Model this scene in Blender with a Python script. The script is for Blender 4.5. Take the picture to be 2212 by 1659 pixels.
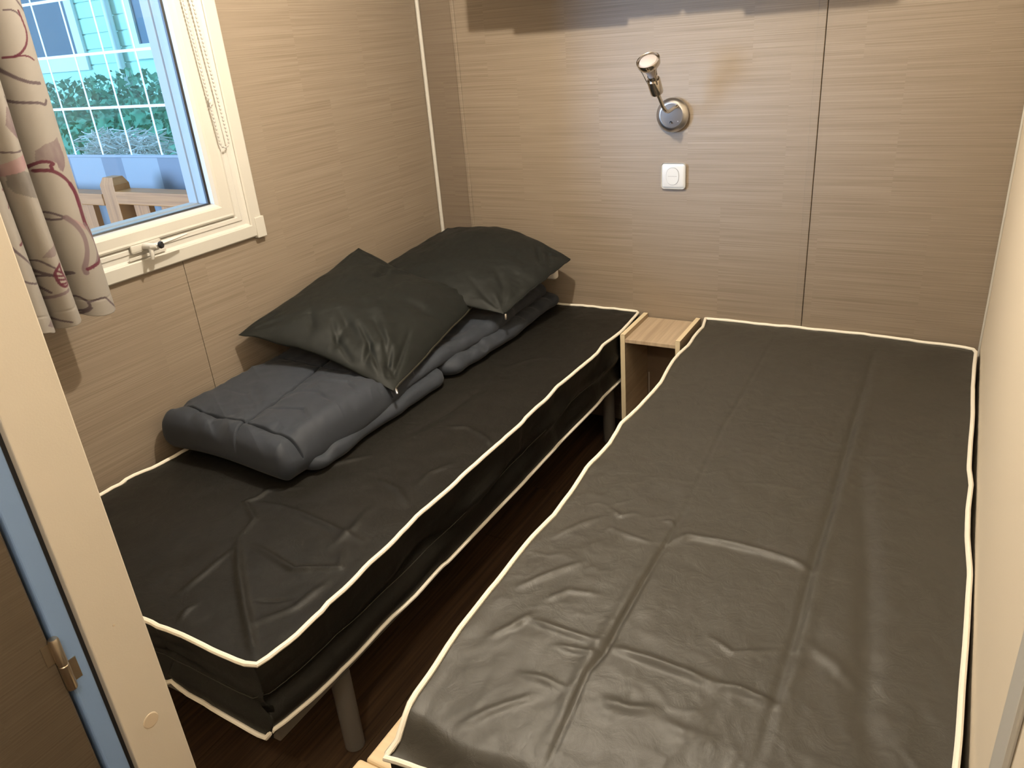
import bpy, bmesh, math, random
import numpy as np
from mathutils import Vector, Matrix
random.seed(7); rng = np.random.default_rng(7)
for o in list(bpy.data.objects): bpy.data.objects.remove(o)
SC = bpy.context.scene
COL = SC.collection
PI = math.pi

# ------------------------------------------------------------------ camera
cam_d = bpy.data.cameras.new('camera'); cam = bpy.data.objects.new('camera', cam_d); COL.objects.link(cam)
cam_d.sensor_fit = 'HORIZONTAL'; cam_d.sensor_width = 36.0; cam_d.lens = 1669.22/2212*36.0
cam_d.clip_start = 0.02; cam_d.clip_end = 300
cam.matrix_world = Matrix(((0.87267,-0.14067,0.46762,1.80109),
                           (0.48221, 0.39920,-0.77982,-2.55958),
                           (-0.07698,0.90601,0.41620,1.44407),(0,0,0,1)))
SC.camera = cam

# ------------------------------------------------------------------ sky, lamps, exposure
world = bpy.data.worlds.new('world'); SC.world = world; world.use_nodes = True
wn = world.node_tree; wn.nodes.clear()
wo = wn.nodes.new('ShaderNodeOutputWorld'); bg = wn.nodes.new('ShaderNodeBackground')
wt = wn.nodes.new('ShaderNodeTexCoord'); wsep = wn.nodes.new('ShaderNodeSeparateXYZ'); wr = wn.nodes.new('ShaderNodeValToRGB')
wn.links.new(wt.outputs['Generated'], wsep.inputs[0]); wn.links.new(wsep.outputs['Z'], wr.inputs[0])
wr.color_ramp.elements[0].position = 0.0; wr.color_ramp.elements[0].color = (0.50,0.80,1.0,1)
wr.color_ramp.elements[1].position = 1.0; wr.color_ramp.elements[1].color = (0.36,0.62,1.0,1)
wn.links.new(wr.outputs[0], bg.inputs[0]); bg.inputs[1].default_value = 1.6
wn.links.new(bg.outputs[0], wo.inputs[0])

LAMP = Vector((0.92,-1.13,2.03))
def point_light(name, loc, watts, col, rad):
    l = bpy.data.lights.new(name, 'POINT'); l.energy = watts; l.color = col; l.shadow_soft_size = rad
    o = bpy.data.objects.new(name, l); COL.objects.link(o); o.location = loc; return o
point_light('ceiling_bulb_light', LAMP, 82.0, (1.0,0.89,0.72), 0.022)
point_light('corridor_bulb_light', (1.60,-2.78,1.98), 20.0, (1.0,0.89,0.72), 0.05)
# low sun lamp added in place of a bright sky patch, cool against the warm lamps
sun_d = bpy.data.lights.new('sky_patch_sun', 'SUN'); sun_d.energy = 7.5; sun_d.color = (0.40,0.62,1.0); sun_d.angle = math.radians(24)
sun = bpy.data.objects.new('sky_patch_sun', sun_d); COL.objects.link(sun); sun.location = (-6,-6,2)
sun.rotation_euler = Vector((1.0,1.30,-0.21)).to_track_quat('-Z','Y').to_euler()
SC.view_settings.view_transform = 'Standard'; SC.view_settings.look = 'None'
SC.view_settings.gamma = 1.0; SC.view_settings.use_curve_mapping = False
SC.view_settings.exposure = 0.0

# ------------------------------------------------------------------ materials
def new_mat(name):
    m = bpy.data.materials.new(name); m.use_nodes = True
    return m, m.node_tree, m.node_tree.nodes['Principled BSDF']
def N(nt, t, **kw):
    n = nt.nodes.new(t)
    for k, v in kw.items(): setattr(n, k, v)
    return n
def plain(name, col, rough=0.5, metal=0.0, bump=0.0, bscale=300.0, vary=0.0, spec=0.5, sheen=0.0):
    m, nt, b = new_mat(name)
    b.inputs['Base Color'].default_value = (*col,1); b.inputs['Roughness'].default_value = rough
    b.inputs['Metallic'].default_value = metal; b.inputs['Specular IOR Level'].default_value = spec
    if sheen: b.inputs['Sheen Weight'].default_value = sheen
    tc = N(nt,'ShaderNodeTexCoord'); no = N(nt,'ShaderNodeTexNoise'); no.inputs['Scale'].default_value = bscale; no.inputs['Detail'].default_value = 3
    nt.links.new(tc.outputs['Object'], no.inputs['Vector'])
    if bump:
        bp = N(nt,'ShaderNodeBump'); bp.inputs['Strength'].default_value = bump; bp.inputs['Distance'].default_value = 0.002
        nt.links.new(no.outputs['Fac'], bp.inputs['Height']); nt.links.new(bp.outputs[0], b.inputs['Normal'])
    if vary:
        mx = N(nt,'ShaderNodeMixRGB'); mx.inputs[1].default_value = (*[c*(1-vary) for c in col],1); mx.inputs[2].default_value = (*[min(1,c*(1+vary)) for c in col],1)
        nt.links.new(no.outputs['Fac'], mx.inputs[0]); nt.links.new(mx.outputs[0], b.inputs['Base Color'])
    return m
def math_n(nt, op, a, b=None):
    n = N(nt,'ShaderNodeMath', operation=op)
    for i, v in enumerate((a,b)):
        if v is None: continue
        if isinstance(v,(int,float)): n.inputs[i].default_value = v
        else: nt.links.new(v, n.inputs[i])
    return n.outputs[0]
def laminate(name, axis, dark, light, rough=0.45, fine=330.0, coarse=62.0, up='Z', block=0.31, rows=0.43, bump=0.25):
    """fine horizontal streaks printed on a wood-effect panel; axis = the direction the streaks run along"""
    m, nt, b = new_mat(name)
    tc = N(nt,'ShaderNodeTexCoord'); sp = N(nt,'ShaderNodeSeparateXYZ'); nt.links.new(tc.outputs['Object'], sp.inputs[0])
    h = sp.outputs[axis]; z = sp.outputs[up]
    row = math_n(nt,'FLOOR', math_n(nt,'DIVIDE', z, rows))
    col = math_n(nt,'FLOOR', math_n(nt,'ADD', math_n(nt,'DIVIDE', h, block), math_n(nt,'MULTIPLY', row, 0.37)))
    cid = N(nt,'ShaderNodeCombineXYZ'); nt.links.new(col, cid.inputs[0]); nt.links.new(row, cid.inputs[1])
    wnz = N(nt,'ShaderNodeTexWhiteNoise', noise_dimensions='2D'); nt.links.new(cid.outputs[0], wnz.inputs['Vector'])
    zz = math_n(nt,'ADD', z, math_n(nt,'MULTIPLY', wnz.outputs['Value'], 3.7))
    def streak(fx, fz, det, rgh):
        c = N(nt,'ShaderNodeCombineXYZ'); nt.links.new(math_n(nt,'MULTIPLY',h,fx), c.inputs[0]); nt.links.new(math_n(nt,'MULTIPLY',zz,fz), c.inputs[1])
        n = N(nt,'ShaderNodeTexNoise', noise_dimensions='2D'); n.inputs['Scale'].default_value = 1.0; n.inputs['Detail'].default_value = det; n.inputs['Roughness'].default_value = rgh
        nt.links.new(c.outputs[0], n.inputs['Vector']); return n.outputs['Fac']
    a = streak(2.2, fine, 2.0, 0.65); c2 = streak(1.1, coarse, 3.0, 0.6)
    s = math_n(nt,'ADD', math_n(nt,'MULTIPLY', a, 0.72), math_n(nt,'MULTIPLY', c2, 0.28))
    s = math_n(nt,'ADD', s, math_n(nt,'MULTIPLY', math_n(nt,'SUBTRACT', wnz.outputs['Value'], 0.5), 0.03))
    rp = N(nt,'ShaderNodeValToRGB'); rp.color_ramp.elements[0].position = 0.30; rp.color_ramp.elements[1].position = 0.68
    rp.color_ramp.elements[0].color = (*dark,1); rp.color_ramp.elements[1].color = (*light,1)
    nt.links.new(s, rp.inputs[0]); nt.links.new(rp.outputs[0], b.inputs['Base Color'])
    b.inputs['Roughness'].default_value = rough; b.inputs['Specular IOR Level'].default_value = 0.35
    if bump:
        bp = N(nt,'ShaderNodeBump'); bp.inputs['Strength'].default_value = bump; bp.inputs['Distance'].default_value = 0.0006
        nt.links.new(a, bp.inputs['Height']); nt.links.new(bp.outputs[0], b.inputs['Normal'])
    return m
M = {}
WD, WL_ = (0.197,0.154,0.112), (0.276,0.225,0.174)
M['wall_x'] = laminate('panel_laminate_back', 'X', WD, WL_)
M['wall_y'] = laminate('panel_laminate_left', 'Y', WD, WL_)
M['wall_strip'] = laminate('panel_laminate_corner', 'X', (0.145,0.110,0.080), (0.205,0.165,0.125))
M['batten'] = laminate('batten_laminate', 'X', (0.18,0.142,0.104), (0.27,0.222,0.174), bump=0.1)
M['cream_wall'] = plain('cream_panel', (0.80,0.70,0.56), 0.55, bump=0.05, bscale=500)
M['cream_jamb'] = plain('cream_jamb_foil', (0.62,0.565,0.48), 0.5, bump=0.05, bscale=400)
M['white_plastic'] = plain('white_plastic', (0.57,0.555,0.52), 0.35)
M['cream_plastic'] = plain('cream_plastic', (0.54,0.52,0.475), 0.4)
M['ceiling'] = plain('ceiling_white', (0.80,0.77,0.72), 0.7, bump=0.1, bscale=200)
M['floor'] = laminate('dark_oak_plank', 'Y', (0.032,0.0175,0.008), (0.090,0.050,0.025), rough=0.72, fine=90, coarse=14, up='X', block=1.2, rows=0.165, bump=0.2)
M['chrome'] = plain('polished_chrome', (0.62,0.58,0.52), 0.14, 1.0)
M['steel'] = plain('brushed_steel', (0.50,0.48,0.46), 0.32, 1.0, bump=0.04, bscale=900)
M['disc'] = plain('satin_nickel_disc', (0.20,0.175,0.155), 0.55, 0.15, bump=0.04, bscale=900)
M['bead'] = plain('grey_white_bead', (0.42,0.41,0.39), 0.4)
M['grey_metal'] = plain('grey_painted_metal', (0.17,0.155,0.135), 0.42, 0.0, bump=0.03)
M['black'] = plain('black_plastic', (0.012,0.012,0.014), 0.4)
M['hole'] = plain('dark_recess', (0.01,0.009,0.008), 0.8)
M['piping'] = plain('cream_white_binding', (0.86,0.81,0.70), 0.6, bump=0.15, bscale=700)
M['duvet'] = plain('slate_grey_quilt_fabric', (0.026,0.031,0.041), 0.62, bump=0.12, bscale=1400, vary=0.10, spec=0.22, sheen=0.05)
M['pillow'] = plain('dark_olive_grey_pillow_cloth', (0.010,0.0112,0.0100), 0.55, bump=0.10, bscale=1600, vary=0.12, spec=0.18, sheen=0.01)
M['ziptape'] = plain('olive_zip_tape', (0.022,0.020,0.013), 0.5, bump=0.3, bscale=900)
M['white_tape'] = plain('white_cloth_tape', (0.78,0.76,0.72), 0.7)
M['edge_band'] = plain('pale_edge_banding', (0.74,0.62,0.42), 0.45)
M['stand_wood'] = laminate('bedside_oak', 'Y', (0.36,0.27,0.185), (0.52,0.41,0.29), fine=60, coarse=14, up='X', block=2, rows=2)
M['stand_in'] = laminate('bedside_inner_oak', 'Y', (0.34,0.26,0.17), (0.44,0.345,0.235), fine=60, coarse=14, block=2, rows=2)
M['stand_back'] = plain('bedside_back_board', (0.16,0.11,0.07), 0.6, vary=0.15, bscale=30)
M['birch'] = laminate('birch_slat', 'X', (0.66,0.50,0.30), (0.80,0.64,0.42), fine=40, coarse=9, up='Y', block=3, rows=3)
M['cap'] = plain('beige_screw_cap', (0.60,0.50,0.375), 0.6)
M['rebate_daylit'] = plain('rebate_daylight_tint', (0.20,0.32,0.56), 0.55, bump=0.1, bscale=120)  # blue daylight on the rebate strip, put into its base colour
M['door'] = laminate('door_leaf_laminate', 'Y', (0.085,0.065,0.045), (0.12,0.095,0.068))
M['brass'] = plain('nickel_hinge', (0.55,0.48,0.38), 0.3, 1.0)
M['rail_wood'] = laminate('treated_pine_rail', 'X', (0.32,0.115,0.030), (0.50,0.20,0.060), fine=70, coarse=16, block=3, rows=3)
M['post_wood'] = laminate('treated_pine_post', 'Z', (0.32,0.115,0.030), (0.50,0.20,0.060), fine=70, coarse=16, up='X', block=3, rows=3)
M['tarp_grey'] = plain('grey_awning_cloth', (0.135,0.16,0.20), 0.6, bump=0.1)
M['tarp_white'] = plain('white_awning_cloth', (0.24,0.275,0.31), 0.6, bump=0.1)
M['grid_white'] = plain('white_printed_grid', (0.85,0.87,0.88), 0.6)
M['house'] = plain('pale_house_cladding', (0.50,0.74,0.62), 0.7, bump=0.1, bscale=60)
M['house_white'] = plain('white_house_trim', (0.80,0.82,0.80), 0.6)
M['house_pane'] = plain('dark_house_pane', (0.06,0.10,0.16), 0.15)
M['hedge'] = plain('hedge_leaf', (0.08,0.30,0.16), 0.6, vary=0.5, bscale=8)
M['ivy'] = plain('bright_ivy_leaf', (0.10,0.42,0.14), 0.5, vary=0.4, bscale=9)
M['straw'] = plain('dry_straw', (0.85,0.70,0.64), 0.8, vary=0.3, bscale=12)
M['ground'] = plain('grass_ground', (0.10,0.16,0.07), 0.9, bump=0.5, bscale=20, vary=0.4)
M['deck'] = laminate('terrace_deck_board', 'X', (0.28,0.21,0.15), (0.42,0.33,0.25), fine=60, coarse=12, up='Y', block=3, rows=0.14)
M['bulb'] = plain('bulb_glass_face', (0.40,0.345,0.31), 0.22, spec=0.5)
M['reveal'] = plain('grey_outer_reveal', (0.30,0.31,0.32), 0.45)
M['cord'] = plain('blind_cord', (0.70,0.68,0.64), 0.5)
def cover_material(name, col, spec):
    m, nt, b = new_mat(name)
    b.inputs['Base Color'].default_value = (*col,1)
    b.inputs['Specular IOR Level'].default_value = spec
    tc = N(nt,'ShaderNodeTexCoord')
    n1 = N(nt,'ShaderNodeTexNoise'); n1.inputs['Scale'].default_value = 900; n1.inputs['Detail'].default_value = 2
    n2 = N(nt,'ShaderNodeTexNoise'); n2.inputs['Scale'].default_value = 26; n2.inputs['Detail'].default_value = 5; n2.inputs['Roughness'].default_value = 0.6; n2.inputs['Distortion'].default_value = 0.8
    for n in (n1,n2): nt.links.new(tc.outputs['Object'], n.inputs['Vector'])
    b1 = N(nt,'ShaderNodeBump'); b1.inputs['Strength'].default_value = 0.25; b1.inputs['Distance'].default_value = 0.0006
    b2 = N(nt,'ShaderNodeBump'); b2.inputs['Strength'].default_value = 0.35; b2.inputs['Distance'].default_value = 0.004
    nt.links.new(n1.outputs['Fac'], b1.inputs['Height']); nt.links.new(n2.outputs['Fac'], b2.inputs['Height'])
    nt.links.new(b1.outputs[0], b2.inputs['Normal']); nt.links.new(b2.outputs[0], b.inputs['Normal'])
    mr = N(nt,'ShaderNodeMapRange'); mr.inputs[3].default_value = 0.44; mr.inputs[4].default_value = 0.60
    nt.links.new(n2.outputs['Fac'], mr.inputs[0]); nt.links.new(mr.outputs[0], b.inputs['Roughness'])
    return m
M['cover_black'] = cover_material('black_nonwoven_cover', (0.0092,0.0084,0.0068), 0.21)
M['cover'] = cover_material('brown_black_nonwoven_cover', (0.032,0.029,0.0225), 0.55)  # lighter, browner base and stronger specular than the left bed's cover
def pane_material(name, tint, gloss=0.04):
    m = bpy.data.materials.new(name); m.use_nodes = True; nt = m.node_tree; nt.nodes.clear()
    o = N(nt,'ShaderNodeOutputMaterial'); t = N(nt,'ShaderNodeBsdfTransparent'); g = N(nt,'ShaderNodeBsdfGlossy'); mx = N(nt,'ShaderNodeMixShader')
    geo = N(nt,'ShaderNodeNewGeometry'); dp = N(nt,'ShaderNodeVectorMath', operation='DOT_PRODUCT'); nt.links.new(geo.outputs['Normal'], dp.inputs[0]); nt.links.new(geo.outputs['Incoming'], dp.inputs[1])
    c = math_n(nt,'ABSOLUTE', dp.outputs['Value']); sch = math_n(nt,'ADD', math_n(nt,'MULTIPLY', math_n(nt,'POWER', math_n(nt,'SUBTRACT', 1.0, c), 5.0), 0.96), gloss)
    t.inputs[0].default_value = (*tint,1); g.inputs['Roughness'].default_value = 0.02;  pass
    nt.links.new(sch, mx.inputs[0]); nt.links.new(t.outputs[0], mx.inputs[1]); nt.links.new(g.outputs[0], mx.inputs[2]); nt.links.new(mx.outputs[0], o.inputs[0])
    return m
M['pane'] = pane_material('window_glass', (0.96,0.98,0.98))
M['vinyl'] = pane_material('clear_blue_vinyl', (0.80,0.92,0.94))
def print_material():
    m, nt, b = new_mat('printed_curtain_cloth')
    at = N(nt,'ShaderNodeAttribute', attribute_name='print'); nt.links.new(at.outputs['Color'], b.inputs['Base Color'])
    b.inputs['Roughness'].default_value = 0.75; b.inputs['Sheen Weight'].default_value = 0.1; b.inputs['Specular IOR Level'].default_value = 0.25
    tc = N(nt,'ShaderNodeTexCoord'); n1 = N(nt,'ShaderNodeTexNoise'); n1.inputs['Scale'].default_value = 1200
    nt.links.new(tc.outputs['Object'], n1.inputs['Vector']); bp = N(nt,'ShaderNodeBump'); bp.inputs['Strength'].default_value = 0.15; bp.inputs['Distance'].default_value = 0.001
    nt.links.new(n1.outputs['Fac'], bp.inputs['Height']); nt.links.new(bp.outputs[0], b.inputs['Normal'])
    return m
M['curtain'] = print_material()

# ------------------------------------------------------------------ mesh helpers
def link(name, bm, mat, parent=None, smooth=False):
    me = bpy.data.meshes.new(name); bmesh.ops.recalc_face_normals(bm, faces=bm.faces[:]); bm.to_mesh(me); bm.free()
    return link_me(name, me, mat, parent, smooth)
def link_me(name, me, mat, parent=None, smooth=False):
    me.materials.append(M[mat] if isinstance(mat,str) else mat)
    if smooth:
        for p in me.polygons: p.use_smooth = True
        if len(me.polygons) < 6000: me.set_sharp_from_angle(angle=math.radians(38))
    o = bpy.data.objects.new(name, me); COL.objects.link(o)
    if parent is not None:
        o.parent = parent; o.matrix_parent_inverse = Matrix.Translation(-parent.location)
    return o
def empty(name, loc):
    o = bpy.data.objects.new(name, None); COL.objects.link(o); o.location = loc; o.empty_display_size = 0.05; return o
def tag(o, label, cat, group=None, kind=None):
    if label: o['label'] = label
    if cat: o['category'] = cat
    if group: o['group'] = group
    if kind: o['kind'] = kind
    return o
def struct(o, label=None):
    o['kind'] = 'structure'
    if label: o['label'] = label
    return o
def box(bm, x0, x1, y0, y1, z0, z1, bev=0.0, seg=2):
    r = bmesh.ops.create_cube(bm, size=1.0, matrix=Matrix.Translation(((x0+x1)/2,(y0+y1)/2,(z0+z1)/2)) @ Matrix.Diagonal((abs(x1-x0),abs(y1-y0),abs(z1-z0),1)))
    if bev:
        ed = list({e for v in r['verts'] for e in v.link_edges})
        bmesh.ops.bevel(bm, geom=ed, offset=bev, segments=seg, affect='EDGES', profile=0.5)
    return bm
def bx(*a, **k): return box(bmesh.new(), *a, **k)
def frame_of(d):
    d = d.normalized(); a = Vector((0,0,1)) if abs(d.z) < 0.9 else Vector((1,0,0))
    u = d.cross(a).normalized(); return u, d.cross(u).normalized()
def tube(bm, pts, rad, seg=12, closed=False, cap=True, flat=None):
    """round tube through pts; rad a number or a list; flat=(up vector, squash)"""
    pts = [Vector(p) for p in pts]; n = len(pts); rings = []
    u = None
    for i, p in enumerate(pts):
        if closed: d = pts[(i+1)%n]-pts[i-1]
        else: d = pts[min(i+1,n-1)]-pts[max(i-1,0)]
        if d.length < 1e-9: d = Vector((0,0,1))
        d.normalize()
        if u is None: u, w = frame_of(d)
        else:
            u = (u - d*u.dot(d)); u = u.normalized() if u.length > 1e-6 else frame_of(d)[0]
        w = d.cross(u); r = rad[i] if hasattr(rad,'__len__') else rad
        ring = []
        for k in range(seg):
            a = 2*PI*k/seg; q = u*math.cos(a)*r + w*math.sin(a)*r
            if flat: q = q - flat[0]*q.dot(flat[0])*(1-flat[1])
            ring.append(bm.verts.new(p+q))
        rings.append(ring)
    m = n if closed else n-1
    for i in range(m):
        A, B = rings[i], rings[(i+1)%n]
        for k in range(seg): bm.faces.new((A[k],A[(k+1)%seg],B[(k+1)%seg],B[k]))
    if cap and not closed:
        bm.faces.new(rings[0][::-1]); bm.faces.new(rings[-1])
    return bm
def lathe(bm, prof, origin, axis, seg=32):
    """prof: list of (radius, distance along axis)"""
    o = Vector(origin); d = Vector(axis).normalized(); u, w = frame_of(d); rings = []
    for r, h in prof:
        if r < 1e-6: rings.append([bm.verts.new(o+d*h)])
        else: rings.append([bm.verts.new(o+d*h+(u*math.cos(2*PI*k/seg)+w*math.sin(2*PI*k/seg))*r) for k in range(seg)])
    for A, B in zip(rings, rings[1:]):
        for k in range(seg):
            a0, a1 = A[k%len(A)], A[(k+1)%len(A)]; b0, b1 = B[k%len(B)], B[(k+1)%len(B)]
            vs = []
            for v in (a0,a1,b1,b0):
                if v not in vs: vs.append(v)
            if len(vs) > 2: bm.faces.new(vs)
    return bm
def grid_mesh(name, P, closed_u=False):
    """P: array (nu, nv, 3) -> mesh of quads"""
    nu, nv = P.shape[:2]; idx = np.arange(nu*nv).reshape(nu,nv)
    a = idx[:-1,:-1].ravel(); b = idx[1:,:-1].ravel(); c = idx[1:,1:].ravel(); d = idx[:-1,1:].ravel()
    me = bpy.data.meshes.new(name); me.from_pydata(P.reshape(-1,3).tolist(), [], np.stack([a,b,c,d],1).tolist()); me.update(); return me
def smoothstep(a, b, x):
    t = np.clip((x-a)/(b-a),0,1); return t*t*(3-2*t)
_perm = rng.random((256,256))
def vnoise(x, y, seed=0):
    x = np.asarray(x,float)+seed*17.13+1000; y = np.asarray(y,float)+seed*9.71+1000
    xi = np.floor(x).astype(int); yi = np.floor(y).astype(int); fx = x-xi; fy = y-yi
    fx = fx*fx*fx*(fx*(fx*6-15)+10); fy = fy*fy*fy*(fy*(fy*6-15)+10)
    g = lambda i,j: _perm[i%256, j%256]
    return ((g(xi,yi)*(1-fx)+g(xi+1,yi)*fx)*(1-fy)+(g(xi,yi+1)*(1-fx)+g(xi+1,yi+1)*fx)*fy)*2-1
def fbm(x, y, seed=0, oct=4):
    s = 0; a = 1
    for k in range(oct):
        s = s+a*vnoise(x,y,seed+k*3); x = x*2.03; y = y*2.03; a *= 0.5
    return s
def crumple(x, y, seed=0):
    """sharp crease network, 0..1"""
    a = 1-np.abs(fbm(x,y,seed,3)); b = 1-np.abs(fbm(x*1.7+3,y*1.7,seed+5,3)); return np.clip(a,0,1)**6*0.6+np.clip(b,0,1)**6*0.4
def ridge(X, Y, pts, amp, width, power=0.5):
    """height of one crease along a polyline"""
    p = np.array(pts,float); best = np.full(X.shape, 1e9); tt = np.zeros(X.shape); L = np.concatenate([[0],np.cumsum(np.linalg.norm(np.diff(p,axis=0),axis=1))])
    for i in range(len(p)-1):
        d = p[i+1]-p[i]; l2 = d@d+1e-12; t = np.clip(((X-p[i,0])*d[0]+(Y-p[i,1])*d[1])/l2,0,1)
        q = np.hypot(X-p[i,0]-t*d[0], Y-p[i,1]-t*d[1]); m = q < best; best[m] = q[m]; tt[m] = (L[i]+t[m]*math.sqrt(l2))/L[-1]
    return amp*np.exp(-(best/width)**2)*np.sin(PI*np.clip(tt,0.02,0.98))**power
def interp_poly(pts, key, val, x):
    a = sorted(pts, key=lambda q:q[key]); return np.interp(x, [q[key] for q in a], [q[val] for q in a])

# ------------------------------------------------------------------ measured outlines, creases and curtain print (metres)
BED_RL = [(1.0882, 0.0095), (1.1059, -0.0911), (1.1052, -0.1954), (1.1107, -0.279), (1.1016, -0.3512), (1.1075, -0.4644), (1.1206, -0.5668), (1.1196, -0.6828), (1.1138, -0.777), (1.1063, -0.8435), (1.1135, -0.9044), (1.1188, -0.9552), (1.1145, -1.0916), (1.1247, -1.219), (1.1277, -1.2977), (1.1213, -1.3748), (1.1228, -1.4605), (1.1248, -1.5314), (1.1253, -1.6124), (1.1283, -1.6986), (1.137, -1.7861), (1.1434, -1.8498), (1.1472, -1.8996), (1.1507, -1.9225), (1.1593, -1.9516), (1.1657, -1.9714)]
BED_RF = [(1.0882, 0.0095), (1.2009, 0.0336), (1.3005, 0.0111), (1.3258, 0.0002), (1.5109, -0.0055), (1.7174, -0.0207), (1.8454, -0.0275), (1.9009, -0.0366), (1.9192, -0.0459)]
BED_RR = [(1.9192, -0.0459), (1.916, -0.1706), (1.9149, -0.3353), (1.9173, -0.508), (1.9148, -0.6615), (1.9139, -0.7754), (1.9195, -0.8464), (1.9154, -0.9539), (1.9165, -1.0576), (1.9231, -1.1711), (1.9217, -1.2618), (1.92, -1.3852), (1.9172, -1.493), (1.916, -1.587), (1.9139, -1.6379)]
BED_LF = [(0.5615, -0.0146), (0.6727, -0.0044), (0.7597, -0.0112), (0.8388, -0.009)]
BED_LR = [(0.8388, -0.009), (0.8507, -0.2173), (0.8396, -0.3547), (0.8486, -0.4148), (0.8451, -0.5352), (0.8369, -0.7013), (0.8423, -0.7434), (0.8446, -0.921), (0.8477, -0.9403), (0.8442, -1.0738), (0.8429, -1.1871), (0.8426, -1.3123), (0.8369, -1.4179), (0.8464, -1.5175), (0.8452, -1.5958), (0.8507, -1.6766), (0.849, -1.734), (0.8522, -1.7469), (0.8516, -1.8225), (0.8469, -1.8881), (0.8398, -1.9179)]
BED_LN = [(0.8398, -1.9179), (0.7867, -1.919), (0.7255, -1.918), (0.6459, -1.9146), (0.574, -1.9195), (0.564, -1.9128), (0.5365, -1.9179)]
BED_LW = [(0.0351, -1.6666), (0.0421, -1.5895), (0.0308, -1.5772), (0.0488, -1.5131), (0.0568, -1.4451)]
BED_LBs = [(-0.1887, 0.2662), (-0.2981, 0.2511), (-0.6005, 0.2641), (-0.6384, 0.2651), (-0.9792, 0.2682), (-1.1736, 0.2552), (-1.31, 0.2649), (-1.3588, 0.2787), (-1.4513, 0.2731), (-1.5588, 0.2854), (-1.7085, 0.2863), (-1.8049, 0.292), (-1.8942, 0.3038), (-1.9357, 0.3111)]
BED_LBn = [(0.8056, 0.2826), (0.7408, 0.2877), (0.6761, 0.2893), (0.6164, 0.2969), (0.5911, 0.3093), (0.5743, 0.3194), (0.5524, 0.3024)]
RIDGES_R = [([(1.3487, -0.0722), (1.3586, -0.7902), (1.3764, -1.0895), (1.3831, -1.1952)], -0.0015, 0.005), ([(1.3831, -1.1952), (1.3855, -1.3095), (1.3849, -1.3965), (1.3857, -1.5723), (1.389, -1.6333), (1.3801, -1.6934), (1.3962, -1.8798)], -0.0045, 0.0045), ([(1.3834, -1.2588), (1.3727, -1.315), (1.3702, -1.4029), (1.3738, -1.5776), (1.3692, -1.6292), (1.3703, -1.7089), (1.384, -1.8856)], 0.003, 0.011), ([(1.6506, -0.1397), (1.6524, -0.4818), (1.6563, -0.8478), (1.6607, -1.0524), (1.6606, -1.2266), (1.662, -1.3237), (1.6667, -1.4467), (1.667, -1.6093), (1.6665, -1.7516)], -0.005, 0.008), ([(1.6694, -0.1335), (1.6754, -0.8402), (1.6742, -1.2208), (1.6788, -1.4413), (1.6779, -1.6042), (1.6782, -1.7461)], 0.003, 0.014), ([(1.6945, -0.8327), (1.7401, -1.1344), (1.7539, -1.2267), (1.7697, -1.392), (1.7859, -1.5099), (1.7889, -1.5988), (1.816, -1.6808)], -0.006, 0.02), ([(1.3898, -1.3077), (1.4194, -1.2697), (1.4856, -1.2604), (1.5292, -1.2601), (1.5791, -1.2615), (1.6214, -1.2669), (1.6647, -1.2862)], 0.007, 0.009), ([(1.3952, -1.6258), (1.4611, -1.6262), (1.5255, -1.6291), (1.5815, -1.6343)], 0.008, 0.009), ([(1.5787, -1.6324), (1.6119, -1.6275), (1.6692, -1.6332)], 0.007, 0.008), ([(1.4234, -1.7371), (1.4676, -1.7347), (1.5061, -1.7198)], 0.006, 0.01), ([(1.5388, -1.531), (1.582, -1.5541), (1.645, -1.5175)], 0.003, 0.005), ([(1.2259, -1.2275), (1.2616, -1.2512), (1.2855, -1.23)], 0.003, 0.005), ([(1.2544, -1.2967), (1.3082, -1.3167), (1.3569, -1.3234)], 0.003, 0.005), ([(1.3551, -1.2346), (1.3696, -1.2322), (1.3826, -1.2502)], 0.003, 0.004), ([(1.1555, -1.3776), (1.1978, -1.3002), (1.2246, -1.2665)], 0.003, 0.008), ([(1.1664, -1.5472), (1.2186, -1.4699), (1.2541, -1.4262)], 0.004, 0.008), ([(1.2324, -1.6187), (1.2877, -1.6225), (1.3721, -1.6218)], 0.006, 0.007), ([(1.305, -1.6582), (1.3374, -1.6555), (1.3785, -1.651)], 0.005, 0.006), ([(1.2771, -1.7405), (1.3196, -1.7354), (1.3599, -1.7384)], 0.004, 0.007), ([(1.2418, -1.8664), (1.2656, -1.8295), (1.3211, -1.77)], 0.004, 0.008), ([(1.1855, -1.681), (1.2122, -1.6434), (1.2289, -1.6029)], 0.004, 0.008), ([(1.2354, -1.5588), (1.2641, -1.5177), (1.3175, -1.5086)], 0.003, 0.007), ([(1.5142, -1.7345), (1.56, -1.7413), (1.5932, -1.7348)], 0.003, 0.011), ([(1.6935, -1.4828), (1.734, -1.5098), (1.7732, -1.545)], 0.003, 0.012)]
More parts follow.
